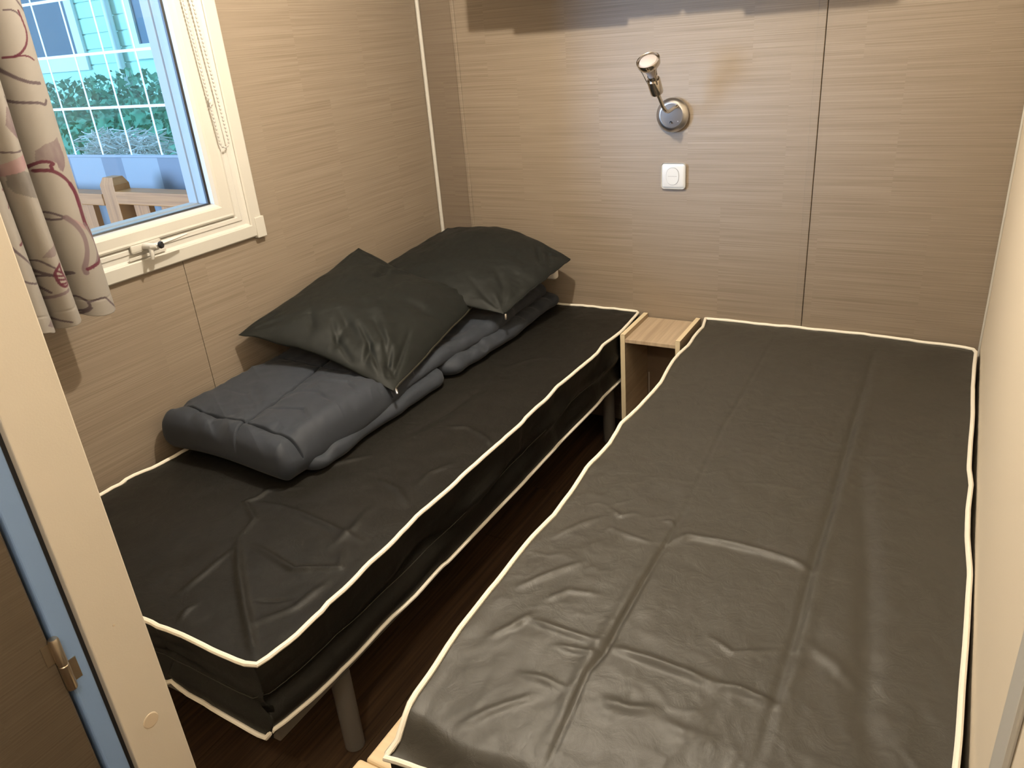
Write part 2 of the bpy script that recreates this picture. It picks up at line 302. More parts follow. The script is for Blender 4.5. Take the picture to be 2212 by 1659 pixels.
RIDGES_L = [([(0.5184, -1.6537), (0.613, -1.7381), (0.7041, -1.8102), (0.7669, -1.857), (0.8305, -1.9057)], 0.007, 0.008), ([(0.5409, -1.6893), (0.5455, -1.7803), (0.5466, -1.8364)], 0.004, 0.007), ([(0.617, -1.8899), (0.6057, -1.8695), (0.6081, -1.8467)], 0.004, 0.006), ([(0.7101, -1.7856), (0.745, -1.7703), (0.7747, -1.7498)], -0.004, 0.004), ([(0.5189, -1.6405), (0.4993, -1.5853), (0.4265, -1.5417), (0.4384, -1.5219), (0.4387, -1.4826), (0.5058, -1.4375)], 0.005, 0.007), ([(0.5657, -1.6592), (0.7121, -1.6838), (0.8001, -1.6393), (0.7613, -1.5832)], 0.005, 0.007), ([(0.4476, -1.5309), (0.5316, -1.5215), (0.6717, -1.5348), (0.7812, -1.5499)], 0.005, 0.008), ([(0.753, -1.839), (0.7971, -1.7734), (0.8032, -1.6842)], 0.004, 0.008), ([(0.7523, -1.0336), (0.8067, -1.054), (0.8407, -1.0806)], 0.005, 0.007), ([(0.6738, -1.035), (0.7226, -1.0167), (0.7978, -1.0439)], 0.004, 0.008), ([(0.7636, -1.3156), (0.7586, -1.249), (0.7886, -1.1892)], 0.003, 0.008), ([(0.7348, -1.5856), (0.7377, -1.511), (0.7203, -1.4396)], 0.004, 0.009), ([(0.6262, -0.6387), (0.6763, -0.5436), (0.7683, -0.4926)], 0.003, 0.01), ([(0.5943, -1.1625), (0.6224, -0.9805), (0.6373, -0.7453)], -0.003, 0.014), ([(0.4871, -1.4041), (0.5083, -1.3242), (0.5698, -1.2502)], 0.003, 0.008), ([(0.6644, -1.3329), (0.7335, -1.3498), (0.7904, -1.3904)], 0.004, 0.008)]
PRINT_LINES = [('P', [(-1.5708, 1.5539), (-1.5606, 1.5548), (-1.5497, 1.5501), (-1.5454, 1.5443)], 0.0011), ('B', [(-1.5439, 1.5522), (-1.538, 1.5178), (-1.5423, 1.5018), (-1.5509, 1.4883), (-1.5658, 1.4752), (-1.5777, 1.4702), (-1.5917, 1.4699)], 0.0014), ('B', [(-1.5777, 1.4702), (-1.5619, 1.4715), (-1.55, 1.4684), (-1.5418, 1.462)], 0.0011), ('P', [(-1.605, 1.457), (-1.5951, 1.4424), (-1.5818, 1.4295), (-1.5665, 1.4211), (-1.545, 1.4179)], 0.002), ('P', [(-1.6165, 1.4068), (-1.6091, 1.3954), (-1.5967, 1.3869), (-1.5795, 1.3838), (-1.559, 1.3816), (-1.5476, 1.3754), (-1.5417, 1.3846)], 0.0017), ('B', [(-1.6164, 1.2472), (-1.6029, 1.2627), (-1.5871, 1.2689), (-1.5745, 1.2655), (-1.5678, 1.2605), (-1.5757, 1.2579), (-1.5738, 1.2511)], 0.002), ('B', [(-1.5986, 1.2517), (-1.5773, 1.2491), (-1.5639, 1.2388), (-1.5516, 1.2246), (-1.543, 1.2069), (-1.5408, 1.1874), (-1.5407, 1.1655)], 0.0024), ('B', [(-1.5464, 1.2143), (-1.5386, 1.1939), (-1.5377, 1.1745), (-1.5396, 1.1556), (-1.5401, 1.1363), (-1.5399, 1.1278)], 0.0034), ('P', [(-1.6609, 1.2987), (-1.6416, 1.2956), (-1.6228, 1.2975)], 0.0011), ('B', [(-1.6851, 1.23), (-1.6784, 1.2274), (-1.6786, 1.2161), (-1.6803, 1.2038), (-1.6739, 1.2037), (-1.6808, 1.1988), (-1.6865, 1.1936)], 0.0014), ('P', [(-1.6249, 1.4006), (-1.6209, 1.3907), (-1.6184, 1.3762)], 0.0011), ('P', [(-1.6157, 1.166), (-1.6005, 1.1653), (-1.589, 1.1572), (-1.5773, 1.1491), (-1.596, 1.1453), (-1.6148, 1.1565)], 0.0014), ('M', [(-1.5773, 1.1491), (-1.5649, 1.1338), (-1.5563, 1.115), (-1.5532, 1.0973), (-1.5561, 1.0752), (-1.5645, 1.0546), (-1.5736, 1.0369), (-1.5725, 1.0265)], 0.0034), ('M', [(-1.5427, 1.1285), (-1.5347, 1.1068), (-1.5266, 1.0847), (-1.5279, 1.0619), (-1.5399, 1.0448), (-1.5558, 1.0347)], 0.002), ('B', [(-1.5383, 1.1415), (-1.534, 1.118), (-1.5271, 1.0877), (-1.5276, 1.0676)], 0.0011), ('B', [(-1.5248, 1.0523), (-1.5351, 1.0405), (-1.5549, 1.0374), (-1.5684, 1.034)], 0.0023), ('P', [(-1.7144, 1.1254), (-1.7091, 1.1109), (-1.695, 1.091), (-1.675, 1.0705), (-1.6597, 1.0508), (-1.646, 1.0412)], 0.0017), ('P', [(-1.7176, 1.049), (-1.7004, 1.0369), (-1.6767, 1.0337), (-1.6614, 1.0458), (-1.6458, 1.0417)], 0.0014), ('P', [(-1.672, 1.0792), (-1.6586, 1.0781), (-1.6527, 1.071), (-1.645, 1.0604), (-1.6407, 1.0564)], 0.0011), ('P', [(-1.6734, 1.0354), (-1.6658, 1.0247), (-1.6553, 1.0058)], 0.0011), ('M', [(-1.6752, 1.022), (-1.6729, 1.0044), (-1.6678, 0.9942), (-1.6492, 0.9982), (-1.6272, 1.0026)], 0.002), ('P', [(-1.6078, 0.9716), (-1.5931, 0.9697), (-1.5838, 0.9607), (-1.5818, 0.948), (-1.5919, 0.9364), (-1.6058, 0.9322)], 0.0014), ('P', [(-1.581, 0.9597), (-1.5632, 0.9659), (-1.5478, 0.9639), (-1.5418, 0.9529), (-1.5328, 0.9407), (-1.5236, 0.9283)], 0.0014), ('P', [(-1.5813, 0.9448), (-1.5891, 0.9354), (-1.5961, 0.9288)], 0.0014), ('P', [(-1.613, 1.0313), (-1.6013, 1.0264), (-1.5891, 1.027), (-1.6031, 1.0211), (-1.6117, 1.0223)], 0.0017), ('B', [(-1.6921, 1.1183), (-1.6814, 1.1221), (-1.6744, 1.123)], 0.0017), ('P', [(-1.6753, 0.9724), (-1.6665, 0.9563), (-1.6561, 0.9439), (-1.6416, 0.9344)], 0.0011), ('B', [(-1.6277, 1.0611), (-1.6303, 1.0449), (-1.6241, 1.0289), (-1.6192, 1.0131), (-1.633, 1.0116), (-1.6417, 1.0201), (-1.6451, 1.0437), (-1.639, 1.0531), (-1.6277, 1.0611)], 0.0017), ('B', [(-1.6399, 1.0506), (-1.6299, 1.042)], 0.0013), ('B', [(-1.6434, 1.0404), (-1.6281, 1.0344)], 0.0013), ('B', [(-1.6408, 1.0311), (-1.6241, 1.0247)], 0.0013), ('B', [(-1.6387, 1.0206), (-1.6224, 1.0169)], 0.0013)]
PRINT_FILLS = [('M', [(-1.5903, 1.2911), (-1.5732, 1.3011), (-1.5523, 1.3056), (-1.5418, 1.3118), (-1.5414, 1.2963), (-1.539, 1.2699), (-1.5449, 1.2526), (-1.5546, 1.2411), (-1.5609, 1.2475), (-1.5621, 1.2608), (-1.571, 1.2675), (-1.5849, 1.2673), (-1.5944, 1.2714)]), ('K', [(-1.6703, 1.272), (-1.6461, 1.2827), (-1.6198, 1.2908), (-1.6169, 1.2803), (-1.619, 1.2706), (-1.6364, 1.2585), (-1.6625, 1.2507), (-1.6713, 1.2548)]), ('G', [(-1.6617, 1.2531), (-1.6364, 1.2585), (-1.6206, 1.2505), (-1.6164, 1.2395), (-1.618, 1.2191), (-1.6209, 1.1989), (-1.6415, 1.2058), (-1.6588, 1.2171), (-1.6635, 1.2333)]), ('M', [(-1.6313, 1.3824), (-1.6225, 1.379), (-1.6192, 1.3595), (-1.6191, 1.3303), (-1.6158, 1.3175), (-1.6273, 1.3217), (-1.6379, 1.3353), (-1.6434, 1.3481)]), ('M', [(-1.6543, 1.0824), (-1.6415, 1.0953), (-1.6286, 1.1001), (-1.6172, 1.104), (-1.6172, 1.0916), (-1.6294, 1.0811), (-1.6415, 1.0789)]), ('M', [(-1.6949, 0.9404), (-1.6786, 0.9548), (-1.6735, 0.9443), (-1.6736, 0.9355)]), ('K', [(-1.576, 1.1529), (-1.5623, 1.1415), (-1.5436, 1.1259), (-1.5414, 1.1141), (-1.5556, 1.126), (-1.5713, 1.1408)])]
# ------------------------------------------------------------------ the room shell
RW = 1.930; CH = 2.10; ZT = 0.4632; TH = 0.169
# floor: planks laid along the beds on a thin base
fl = struct(link('floor', bx(-0.02,2.0,-3.3,0.02,-0.06,-0.008), 'hole'))
for i in range(12):
    w = 0.165; x0 = -0.012+i*w; off = (0.0,0.55,0.22,0.85)[i%4]
    y = -3.28-off
    while y < 0.0:
        a, b = max(y,-3.28), min(y+1.2, 0.0)
        if b-a > 0.03: link('plank', bx(x0+0.0006, min(x0+w,1.985)-0.0006, a+0.0006, b-0.0006, -0.008, 0.0, 0.0008, 1), 'floor', fl)
        y += 1.2
ceil = struct(link('ceiling', bx(-0.1,2.05,-3.3,0.1,CH,CH+0.05), 'ceiling'))
# window opening in the left wall
WY0, WY1, WZ0, WZ1 = -1.86, -1.085, 1.067, 1.75
def holed(bm, x0, x1, ya, yb, za, zb, hole, bev=0):
    """a wall piece with a rectangular notch, as boxes that meet"""
    hy0, hy1, hz0, hz1 = max(hole[0],ya), min(hole[1],yb), hole[2], hole[3]
    if hy0 >= hy1: return box(bm,x0,x1,ya,yb,za,zb,bev,1)
    box(bm,x0,x1,ya,yb,za,hz0); box(bm,x0,x1,ya,yb,hz1,zb)
    if hy0 > ya: box(bm,x0,x1,ya,hy0,hz0,hz1)
    if hy1 < yb: box(bm,x0,x1,hy1,yb,hz0,hz1)
    return bm
HOLE = (WY0-0.04, WY1+0.04, WZ0-0.04, WZ1+0.04)
wl = struct(link('wall_left', holed(bmesh.new(), -0.09,-0.006, -3.3,0.1, -0.06,CH, HOLE), 'house_white'))
for a, b in ((-1.2265,0.0),(-2.10,-1.2285),(-3.3,-2.102)):
    link('wall_panel', holed(bmesh.new(), -0.006,0.0, a,b, 0.0,CH, HOLE), 'wall_y', wl)
wb = struct(link('wall_back', bx(-0.09,2.05, 0.006,0.09, -0.06,CH), 'hole'))
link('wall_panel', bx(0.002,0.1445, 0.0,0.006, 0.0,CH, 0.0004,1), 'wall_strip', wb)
for a, b in ((0.1585,1.4085),(1.4105,RW)):
    link('wall_panel', bx(a,b, 0.0,0.006, 0.0,CH), 'wall_x', wb)
struct(link('trim_1', lathe(bmesh.new(), [(0,0),(0.0075,0),(0.0075,CH),(0,CH)], (0.0075,-0.0075,0), (0,0,1), 16), 'cream_plastic', None, True), 'thin cream quarter-round strip up the corner of the two walls')
struct(link('trim_2', bx(0.144,0.159, -0.0060,0.006, 0.0,CH, 0.0030,3), 'batten'), 'slim wood-effect batten beside the corner')
struct(link('trim_3', bx(1.386,1.4078, -0.0022,0.006, 0.0,CH, 0.0006,1), 'batten'), 'flat wood-effect joint cover between two back wall panels')
wr_ = struct(link('wall_right', bx(RW,RW+0.06,-3.3,0.1,-0.06,CH), 'cream_wall'))
struct(link('trim_4', bx(RW-0.006,RW,-0.006,0.0,0.0,CH,0.002,2), 'cream_plastic'), 'fine cream strip in the right corner')
struct(link('trim_5', bx(RW-0.008,RW,-1.865,-1.800,0.0,CH,0.003,2), 'white_plastic'), 'pale upright casing strip on the right wall')
# doorway: jamb with rebate, hinge and open leaf
JX = 0.862
wf = struct(link('wall_front', bx(-0.006,JX-0.03,-2.15,-2.095,0.0,CH), 'cream_wall'))
hd = struct(link('trim_6', bx(-0.006,RW,-2.15,-2.095,2.03,CH), 'cream_wall'))
d1 = struct(link('door_1', bx(JX-0.03,JX,-2.160,-2.080,0.0,2.03,0.002,2), 'cream_jamb'), 'cream door jamb with an open leaf hung on it')
link('screw_cap', lathe(bmesh.new(), [(0,0),(0.0125,0),(0.0125,0.0007),(0.011,0.0012),(0,0.0012)], (JX,-2.1205,0.551), (1,0,0), 24), 'cap', d1)
link('screw_hole', lathe(bmesh.new(), [(0,0),(0.0018,0),(0.0018,0.0005),(0,0.0006)], (JX,-2.1225,0.735), (1,0,0), 10), 'cap', d1)
link('rebate_gap', bx(JX-0.03,JX-0.012,-2.1665,-2.1602,0.0,2.03), 'black', d1)
link('rebate_strip', bx(JX-0.028,JX-0.006,-2.196,-2.1667,0.0,2.03,0.004,3), 'rebate_daylit', d1)
leaf = link('door_leaf', bx(JX-0.045,JX-0.005,-2.90,-2.203,0.01,2.0,0.002,1), 'door', d1)
hm = bmesh.new(); lathe(hm, [(0,0),(0.0062,0),(0.0068,0.002),(0.0068,0.040),(0.006,0.041),(0.006,0.043),(0.0068,0.044),(0.0068,0.082),(0.0055,0.085),(0,0.085)], (JX-0.001,-2.1985,0.690), (0,0,1), 16)
box(hm, JX-0.0062,JX-0.0048,-2.1985,-2.180,0.694,0.728); box(hm, JX-0.0052,JX-0.004,-2.215,-2.1985,0.738,0.770)
link('hinge', hm, 'brass', d1, True)
struct(link('wall_corridor', bx(-0.1,2.05,-3.36,-3.3,-0.06,CH), 'wall_x'))

# window: casing, frame, sash, seal, glass, outer reveal
def ring(bm, prof, y0, y1, z0, z1, ks=(1,1,1,1)):
    """mitred rectangular frame; prof = closed list of (outward offset, x); ks scale offsets at left, right, bottom, top"""
    rows = []
    for o, x in prof:
        rows.append([bm.verts.new((x, y0-o*ks[0], z0-o*ks[2])), bm.verts.new((x, y1+o*ks[1], z0-o*ks[2])), bm.verts.new((x, y1+o*ks[1], z1+o*ks[3])), bm.verts.new((x, y0-o*ks[0], z1+o*ks[3]))])
    n = len(rows)
    for i in range(n):
        A, B = rows[i], rows[(i+1)%n]
        for k in range(4): bm.faces.new((A[k],A[(k+1)%4],B[(k+1)%4],B[k]))
    return bm
win = struct(empty('window_1', (0,(WY0+WY1)/2,WZ0)), 'white plastic top-hung window with a stepped frame')
K = (1,1,0.80,1)
link('casing', ring(bmesh.new(), [(0.104,0.0),(0.104,0.0135),(0.108,0.0155),(0.146,0.0135),(0.150,0.011),(0.150,0.0)], WY0,WY1,WZ0,WZ1,K), 'cream_plastic', win)
cm = bmesh.new()
for yy, sg in ((WY1+0.150,1),(WY0-0.150,-1)):
    box(cm, 0.0,0.0175, yy-0.030 if sg>0 else yy-0.005, yy+0.005 if sg>0 else yy+0.030, WZ0-0.126, WZ0-0.066, 0.002, 2)
link('corner_block', cm, 'cream_plastic', win)
link('fixed_frame', ring(bmesh.new(), [(0.058,-0.03),(0.058,0.006),(0.066,0.010),(0.078,0.010),(0.082,0.0065),(0.096,0.0065),(0.104,0.010),(0.104,-0.03)], WY0,WY1,WZ0,WZ1,K), 'white_plastic', win)
link('sash', ring(bmesh.new(), [(0.002,-0.016),(0.002,0.004),(0.010,0.012),(0.016,0.0145),(0.044,0.0145),(0.050,0.016),(0.056,0.014),(0.057,-0.016)], WY0,WY1,WZ0,WZ1,K), 'cream_plastic', win)
link('gasket', ring(bmesh.new(), [(-0.003,-0.022),(-0.003,-0.015),(0.002,-0.012),(0.004,-0.022)], WY0,WY1,WZ0,WZ1,K), 'black', win)
link('outer_reveal', ring(bmesh.new(), [(-0.002,-0.094),(-0.002,-0.062),(0.001,-0.058),(0.001,-0.024),(0.038,-0.024),(0.038,-0.094)], WY0,WY1,WZ0,WZ1,(1,1,1,1)), 'reveal', win)
link('glass_pane', bx(-0.021,-0.018,WY0,WY1,WZ0,WZ1), 'pane', win)
# lever handle on the lower rail
HY, HZ = -1.343, 1.016
hb = bmesh.new(); box(hb, 0.0145,0.0185, HY-0.035,HY+0.055, HZ-0.011,HZ+0.010, 0.0038,3)
hdl = link('handle_plate', hb, 'cream_plastic', win, True)
hl = bmesh.new(); tube(hl, [(0.017,HY+0.004,HZ),(0.050,HY+0.004,HZ+0.001),(0.058,HY+0.010,HZ+0.001)], [0.0085,0.0085,0.006], 14)
tube(hl, [(0.048,HY+0.004,HZ+0.002),(0.056,HY+0.030,HZ+0.004),(0.058,HY+0.070,HZ+0.006),(0.056,HY+0.108,HZ+0.008)], [0.0075,0.0065,0.0045,0.0028], 12, flat=(Vector((0,0,1)),0.75))
tube(hl, [(0.046,HY+0.002,HZ-0.004),(0.048,HY-0.002,HZ-0.024),(0.047,HY-0.003,HZ-0.030)], [0.0065,0.0052,0.004], 10)
link('handle_lever', hl, 'white_plastic', win, True)
hk = bmesh.new(); lathe(hk, [(0,0),(0.0085,0),(0.0095,0.003),(0.008,0.0075),(0,0.0085)], (0.0575,HY+0.020,HZ+0.001), (0.85,0.35,0.1), 18); link('handle_button', hk, 'black', win, True)
sl = bmesh.new(); box(sl,0.0142,0.0158,HY-0.045,HY+0.065,HZ-0.028,HZ-0.020,0.0006,1); link('latch_slot', sl, 'cream_plastic', win)

# blind chain hanging in front of the right side of the window
ch = tag(empty('blind_chain', (0.022,-1.035,1.205)), 'looped white bead chain hanging beside the window glass', 'blind chain')
def chain_pt(s):   # s metres from the top of the back strand, down, round and up again
    top, bot = 1.74, 1.225; h = top-bot; r = 0.0155
    if s < h: return (0.026,-1.036-0.022*(1-s/h)**1.0+0.000,top-s)
    a = (s-h)/r
    if a < PI: return (0.026,-1.036+r-r*math.cos(a),bot-r*math.sin(a))
    q = s-h-PI*r
    return (0.026,-1.036+2*r-0.026*(q/h),bot+q)
tot = 2*0.515+PI*0.0155; bead_me = None; nb = int(tot/0.0098)
for i in range(nb):
    p = Vector(chain_pt(i*0.0098)); q = Vector(chain_pt(i*0.0098+0.001))
    if bead_me is None:
        b0 = lathe(bmesh.new(), [(0,-0.0040),(0.0016,-0.0036),(0.0026,-0.0018),(0.0028,0),(0.0026,0.0018),(0.0016,0.0036),(0,0.0040)], (0,0,0), (0,0,1), 8)
        o = link('bead', b0, 'bead', ch, True); bead_me = o.data
    else:
        o = bpy.data.objects.new('bead', bead_me); COL.objects.link(o); o.parent = ch; o.matrix_parent_inverse = Matrix.Translation(-ch.location)
    o.location = p; o.rotation_euler = (q-p).to_track_quat('Z','Y').to_euler()
link('cord', tube(bmesh.new(), [chain_pt(tot*i/120) for i in range(121)], 0.0007, 6), 'cord', ch)
cl = tag(empty('chain_clip', (0.0,-1.033,1.328)), 'small white chain holder screwed to the window frame', 'clip')
c0 = bmesh.new(); box(c0,0.0145,0.0165,-1.041,-1.025,1.312,1.344,0.0009,2); link('clip_plate', c0, 'white_plastic', cl)
c0 = bmesh.new(); box(c0,0.0165,0.0255,-1.038,-1.027,1.320,1.336,0.003,3); link('clip_hook', c0, 'white_plastic', cl, True)
for zz in (1.3155,1.3405): link('screw', lathe(bmesh.new(), [(0,0),(0.0019,0),(0.0015,0.0008),(0,0.0009)], (0.0165,-1.033,zz), (1,0,0), 10), 'steel', cl)

# ------------------------------------------------------------------ curtain
def build_curtain():
    ny, nz = 330, 620
    ys = np.linspace(-1.960,-1.527,ny); zs = np.linspace(0.925,1.86,nz)
    Y, Z = np.meshgrid(ys, zs, indexing='ij')
    edges = np.array([-1.527,-1.602,-1.662,-1.735,-1.845,-1.962]); H = np.zeros_like(Y)
    Yw = Y + 0.006*np.sin((Z-0.93)*5.0)*smoothstep(-1.53,-1.56,Y)
    for a, b, hgt in zip(edges[:-1], edges[1:], (0.055,0.060,0.058,0.055,0.055)):
        m = (Yw <= a+0.01) & (Yw >= b) if a > -1.53 else (Yw < a) & (Yw >= b)
        f = (a-Yw)/(a-b); prof = np.clip(np.sin(PI*np.clip(f,0,1)),0,1)**0.55
        if a > -1.53: prof = np.clip(np.sin(PI*(0.22+0.78*np.clip(f,0,1))),0,1)**0.55
        H = np.where(m, prof*hgt, H)
    hem = 0.0012*np.exp(-((Z-0.962)/0.0022)**2)
    X = 0.078+H+0.004*fbm(Y*9,Z*3,3,2)*smoothstep(0,0.02,H) - hem
    Zb = Z + (0.012*np.sin((Y+1.527)*60)*0.35 + 0.004*fbm(Y*30,Z*0,8,2))*np.clip(1-(Z-0.925)/0.25,0,1)
    P = np.stack([X,Y,Zb],2)
    me = grid_mesh('curtain', P)
    base = np.array([0.245,0.225,0.205]); C = np.empty((ny*nz,4)); C[:,:3] = base; C[:,3] = 1
    pal = {'P':(0.070,0.050,0.058),'B':(0.075,0.010,0.024),'M':(0.125,0.086,0.098),'K':(0.26,0.15,0.165),'G':(0.115,0.105,0.100)}
    y = Y.ravel(); z = Z.ravel()
    # the motif repeats up the cloth; the part in view was drawn first
    for rep in (0.0,0.62):
        for c, pts in PRINT_FILLS:
            p = np.array(pts)+np.array([0,rep]); ins = np.zeros(y.shape,bool); j = len(p)-1
            for i in range(len(p)):
                cnd = ((p[i,1]>z)!=(p[j,1]>z)) & (y < (p[j,0]-p[i,0])*(z-p[i,1])/(p[j,1]-p[i,1]+1e-12)+p[i,0]); ins ^= cnd; j = i
            w = (0.72+0.2*fbm(y*60,z*25,4,3))[:,None]; w = np.clip(w,0.35,1)
            C[:,:3] = np.where(ins[:,None], C[:,:3]*(1-w)+np.array(pal[c])*w, C[:,:3])
        for c, pts, hw in PRINT_LINES:
            p = np.array(pts)+np.array([0,rep])
            # smooth the stroke
            t = np.linspace(0,len(p)-1,len(p)*5); k = np.arange(len(p)); p = np.stack([np.interp(t,k,p[:,0]),np.interp(t,k,p[:,1])],1)
            for _ in range(4): p[1:-1] = (p[:-2]+2*p[1:-1]+p[2:])/4
            sel = np.where((y>p[:,0].min()-0.02)&(y<p[:,0].max()+0.02)&(z>p[:,1].min()-0.02)&(z<p[:,1].max()+0.02))[0]
            if not len(sel): continue
            best = np.full(len(sel),1e9)
            for i in range(len(p)-1):
                d = p[i+1]-p[i]; l2 = d@d+1e-12; tt = np.clip(((y[sel]-p[i,0])*d[0]+(z[sel]-p[i,1])*d[1])/l2,0,1)
                best = np.minimum(best, np.hypot(y[sel]-p[i,0]-tt*d[0], z[sel]-p[i,1]-tt*d[1]))
            w = (1-smoothstep(hw*1.35,hw*1.85,best))*(0.85 if c=='M' else 0.95); w = w[:,None]
            C[sel,:3] = C[sel,:3]*(1-w)+np.array(pal[c])*w
    at = me.color_attributes.new('print','FLOAT_COLOR','POINT'); at.data.foreach_set('color', C.astype(np.float32).ravel())
    root = tag(empty('curtain', (0.09,-1.73,0.925)), 'pleated beige curtain printed with burgundy and mauve flowers, left of the window', 'curtain')
    o = link_me('curtain_cloth', me, 'curtain', root, True)
    sd = o.modifiers.new('thickness','SOLIDIFY'); sd.thickness = 0.0014; sd.offset = -1
    return root
build_curtain()
rod = tag(empty('curtain_rod', (0.10,-1.5,1.875)), 'white curtain rod above the window', 'curtain rod')
link('rod', tube(bmesh.new(), [(0.095,-2.02,1.872),(0.095,-0.92,1.872)], 0.009, 14), 'white_plastic', rod, True)
for yy in (-2.0,-0.95):
    b0 = bx(0.0,0.100,yy-0.008,yy+0.008,1.864,1.880,0.003,2); link('bracket', b0, 'white_plastic', rod)

# ------------------------------------------------------------------ beds
def xy_rect(pl): return pl
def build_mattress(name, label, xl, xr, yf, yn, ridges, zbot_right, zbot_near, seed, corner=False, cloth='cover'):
    ns, nt = (190, 430)
    s = np.linspace(0,1,ns)[:,None]; t = np.linspace(0,1,nt)[None,:]
    y0 = -1.925+1.915*t + 0*s
    X = xl(y0)*(1-s)+xr(y0)*s
    Y = yn(X)*(1-t)+yf(X)*t
    X = xl(Y)*(1-s)+xr(Y)*s
    wdt = 0.8
    ex = np.minimum(s,1-s)*wdt + 0*t; ey = np.minimum(t,1-t)*1.9 + 0*s; e = np.minimum(ex,ey)
    Z = np.full(X.shape, ZT)
    inner = smoothstep(0.0,0.03,e)
    Z = Z+0.006*smoothstep(0,0.25,e)
    for pts, amp, w in ridges:
        rel = ridge(X,Y,pts,amp,w); Z = Z+1.2*rel*(0.35+0.65*inner)
    Z = Z+inner*(0.0022*fbm(X*5,Y*4,seed,4) + 0.0011*fbm(X*14,Y*12,seed+2,3))
    msk = np.clip(0.25+0.9*vnoise(X*2.2,Y*1.7,seed+11),0,1)*smoothstep(-0.3,-1.1,Y)
    Z = Z+inner*0.0045*crumple(X*8,Y*7,seed+20)*msk
    Z = Z+(1-inner)*0.0018*fbm(X*18,Y*18,seed+7,2)
    if corner:   # the near left corner of the cover hangs down
        lip = Y+1.942; wob_ = 0.010*np.sin(X*26)
        Z = Z-0.042*(1-smoothstep(0.0,0.060,lip+wob_))*(1-smoothstep(1.24,1.44,X))
        Z = Z-0.012*(1-smoothstep(0.0,0.05,lip))*smoothstep(1.24,1.44,X)
    P = np.stack([X,Y,Z],2)
    idx = np.arange(ns*nt).reshape(ns,nt)
    quads = np.stack([idx[:-1,:-1].ravel(),idx[1:,:-1].ravel(),idx[1:,1:].ravel(),idx[:-1,1:].ravel()],1).tolist()
    loop = np.concatenate([idx[:,0], idx[-1,1:], idx[-2::-1,-1], idx[0,-2:0:-1]])   # near, right, far, left
    V = P.reshape(-1,3).tolist(); L = P.reshape(-1,3)[loop]; n = len(loop)
    side = np.concatenate([np.zeros(ns), np.ones(nt-1), np.full(ns-1,2), np.full(nt-2,3)])
    cx = (L[:,0].min()+L[:,0].max())/2
    nx = np.where(side==1,1.0,np.where(side==3,-1.0,0)); nyv = np.where(side==0,-1.0,np.where(side==2,1.0,0))
    zb = np.where(side==1, zbot_right(L[:,1]), np.where(side==0, zbot_near(L[:,0]), ZT-TH))
    bxx = np.where(side==1, L[:,0]*0.4+0.6*(0.834 if not corner else 1.912), L[:,0]); byy = L[:,1].copy()
    arc = np.where((side==1)|(side==3), L[:,1], L[:,0])
    rows = 16; prev = loop
    for k in range(1,rows+1):
        f = k/rows
        tuck = -0.008*math.sin(PI*f)*(1+0.6*vnoise(arc*6,arc*0+f*2,seed+31)) + 0.017*vnoise(arc*4.5+f*1.3,arc*0+f*2.6,seed+40)*math.sin(PI*f)
        zipper = 0.007*math.exp(-((f-0.46)/0.08)**2)-0.011*math.exp(-((f-0.66)/0.08)**2)+0.004*math.exp(-((f-0.88)/0.08)**2)
        lim = np.where((side==3)|(side==2),0.0,1.0)
        off = (tuck+zipper)*lim
        x = L[:,0]*(1-f)+bxx*f + nx*off; y = L[:,1]*(1-f)+byy*f + nyv*off; z = L[:,2]*(1-f)+zb*f
        st = len(V); V += np.stack([x,y,z],1).tolist(); cur = np.arange(st,st+n)
        a, b = prev, np.roll(prev,-1); c, d = np.roll(cur,-1), cur
        quads += np.stack([a,d,c,b],1).tolist(); prev = cur
    bottom = np.array(V[-n:])
    me = bpy.data.meshes.new(name); me.from_pydata(V,[],quads+[prev[::-1].tolist()]); me.update()
    root = tag(empty(name, (float(X.mean()),float(Y.mean()),ZT-TH)), label, 'mattress')
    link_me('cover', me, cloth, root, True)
    st = 5
    def pipe(pts, r):
        keep = pts[::st]; bm = tube(bmesh.new(), keep.tolist(), r, 8, closed=True); return bm
    po = np.where(side==1,-0.0015,0.003) if corner else np.full(n,0.003)
    top = L+np.stack([nx*po,nyv*0.003,np.full(n,0.002)],1); top[:,1] = np.minimum(top[:,1],-0.0065)
    link('top_piping', pipe(top,0.0052), 'piping', root, True)
    low = bottom+np.stack([nx*0.003,nyv*0.003,np.full(n,0.0)],1); low[:,1] = np.minimum(low[:,1],-0.0065)
    link('bottom_piping', pipe(low,0.0050), 'piping', root, True)
    # zip along the visible long side and end
    m = np.where((side==1)|(side==0))[0]; zt_ = L[m]*(0.5)+bottom[m]*0.5
    zt_ = zt_+np.stack([nx[m]*0.004,nyv[m]*0.004,0.012*vnoise(arc[m]*5,arc[m]*0,seed+50)],1)
    zp = tube(bmesh.new(), zt_[::8].tolist(), 0.0009, 6); link('zip', zp, 'ziptape', root, True)
    return root
f_ = lambda pts, key, val: (lambda q: interp_poly(pts,key,val,q))
lw = BED_LW+[(0.040,-1.93),(0.030,-1.2),(0.022,-0.6),(0.02,0.0)]
LFp = [(0.0,-0.012),(0.45,-0.012)]+BED_LF; LNp = [(0.0,-1.918),(0.4,-1.917)]+BED_LN
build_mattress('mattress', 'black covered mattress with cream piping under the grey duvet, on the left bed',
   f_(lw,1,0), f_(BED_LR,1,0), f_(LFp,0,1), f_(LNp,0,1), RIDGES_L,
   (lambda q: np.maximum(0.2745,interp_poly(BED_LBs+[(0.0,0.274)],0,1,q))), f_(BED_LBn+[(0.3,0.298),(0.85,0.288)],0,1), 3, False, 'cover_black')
rl = [q for q in BED_RL if q[1] > -1.885]+[(1.152,-1.905),(1.147,-1.93),(1.139,-1.95)]
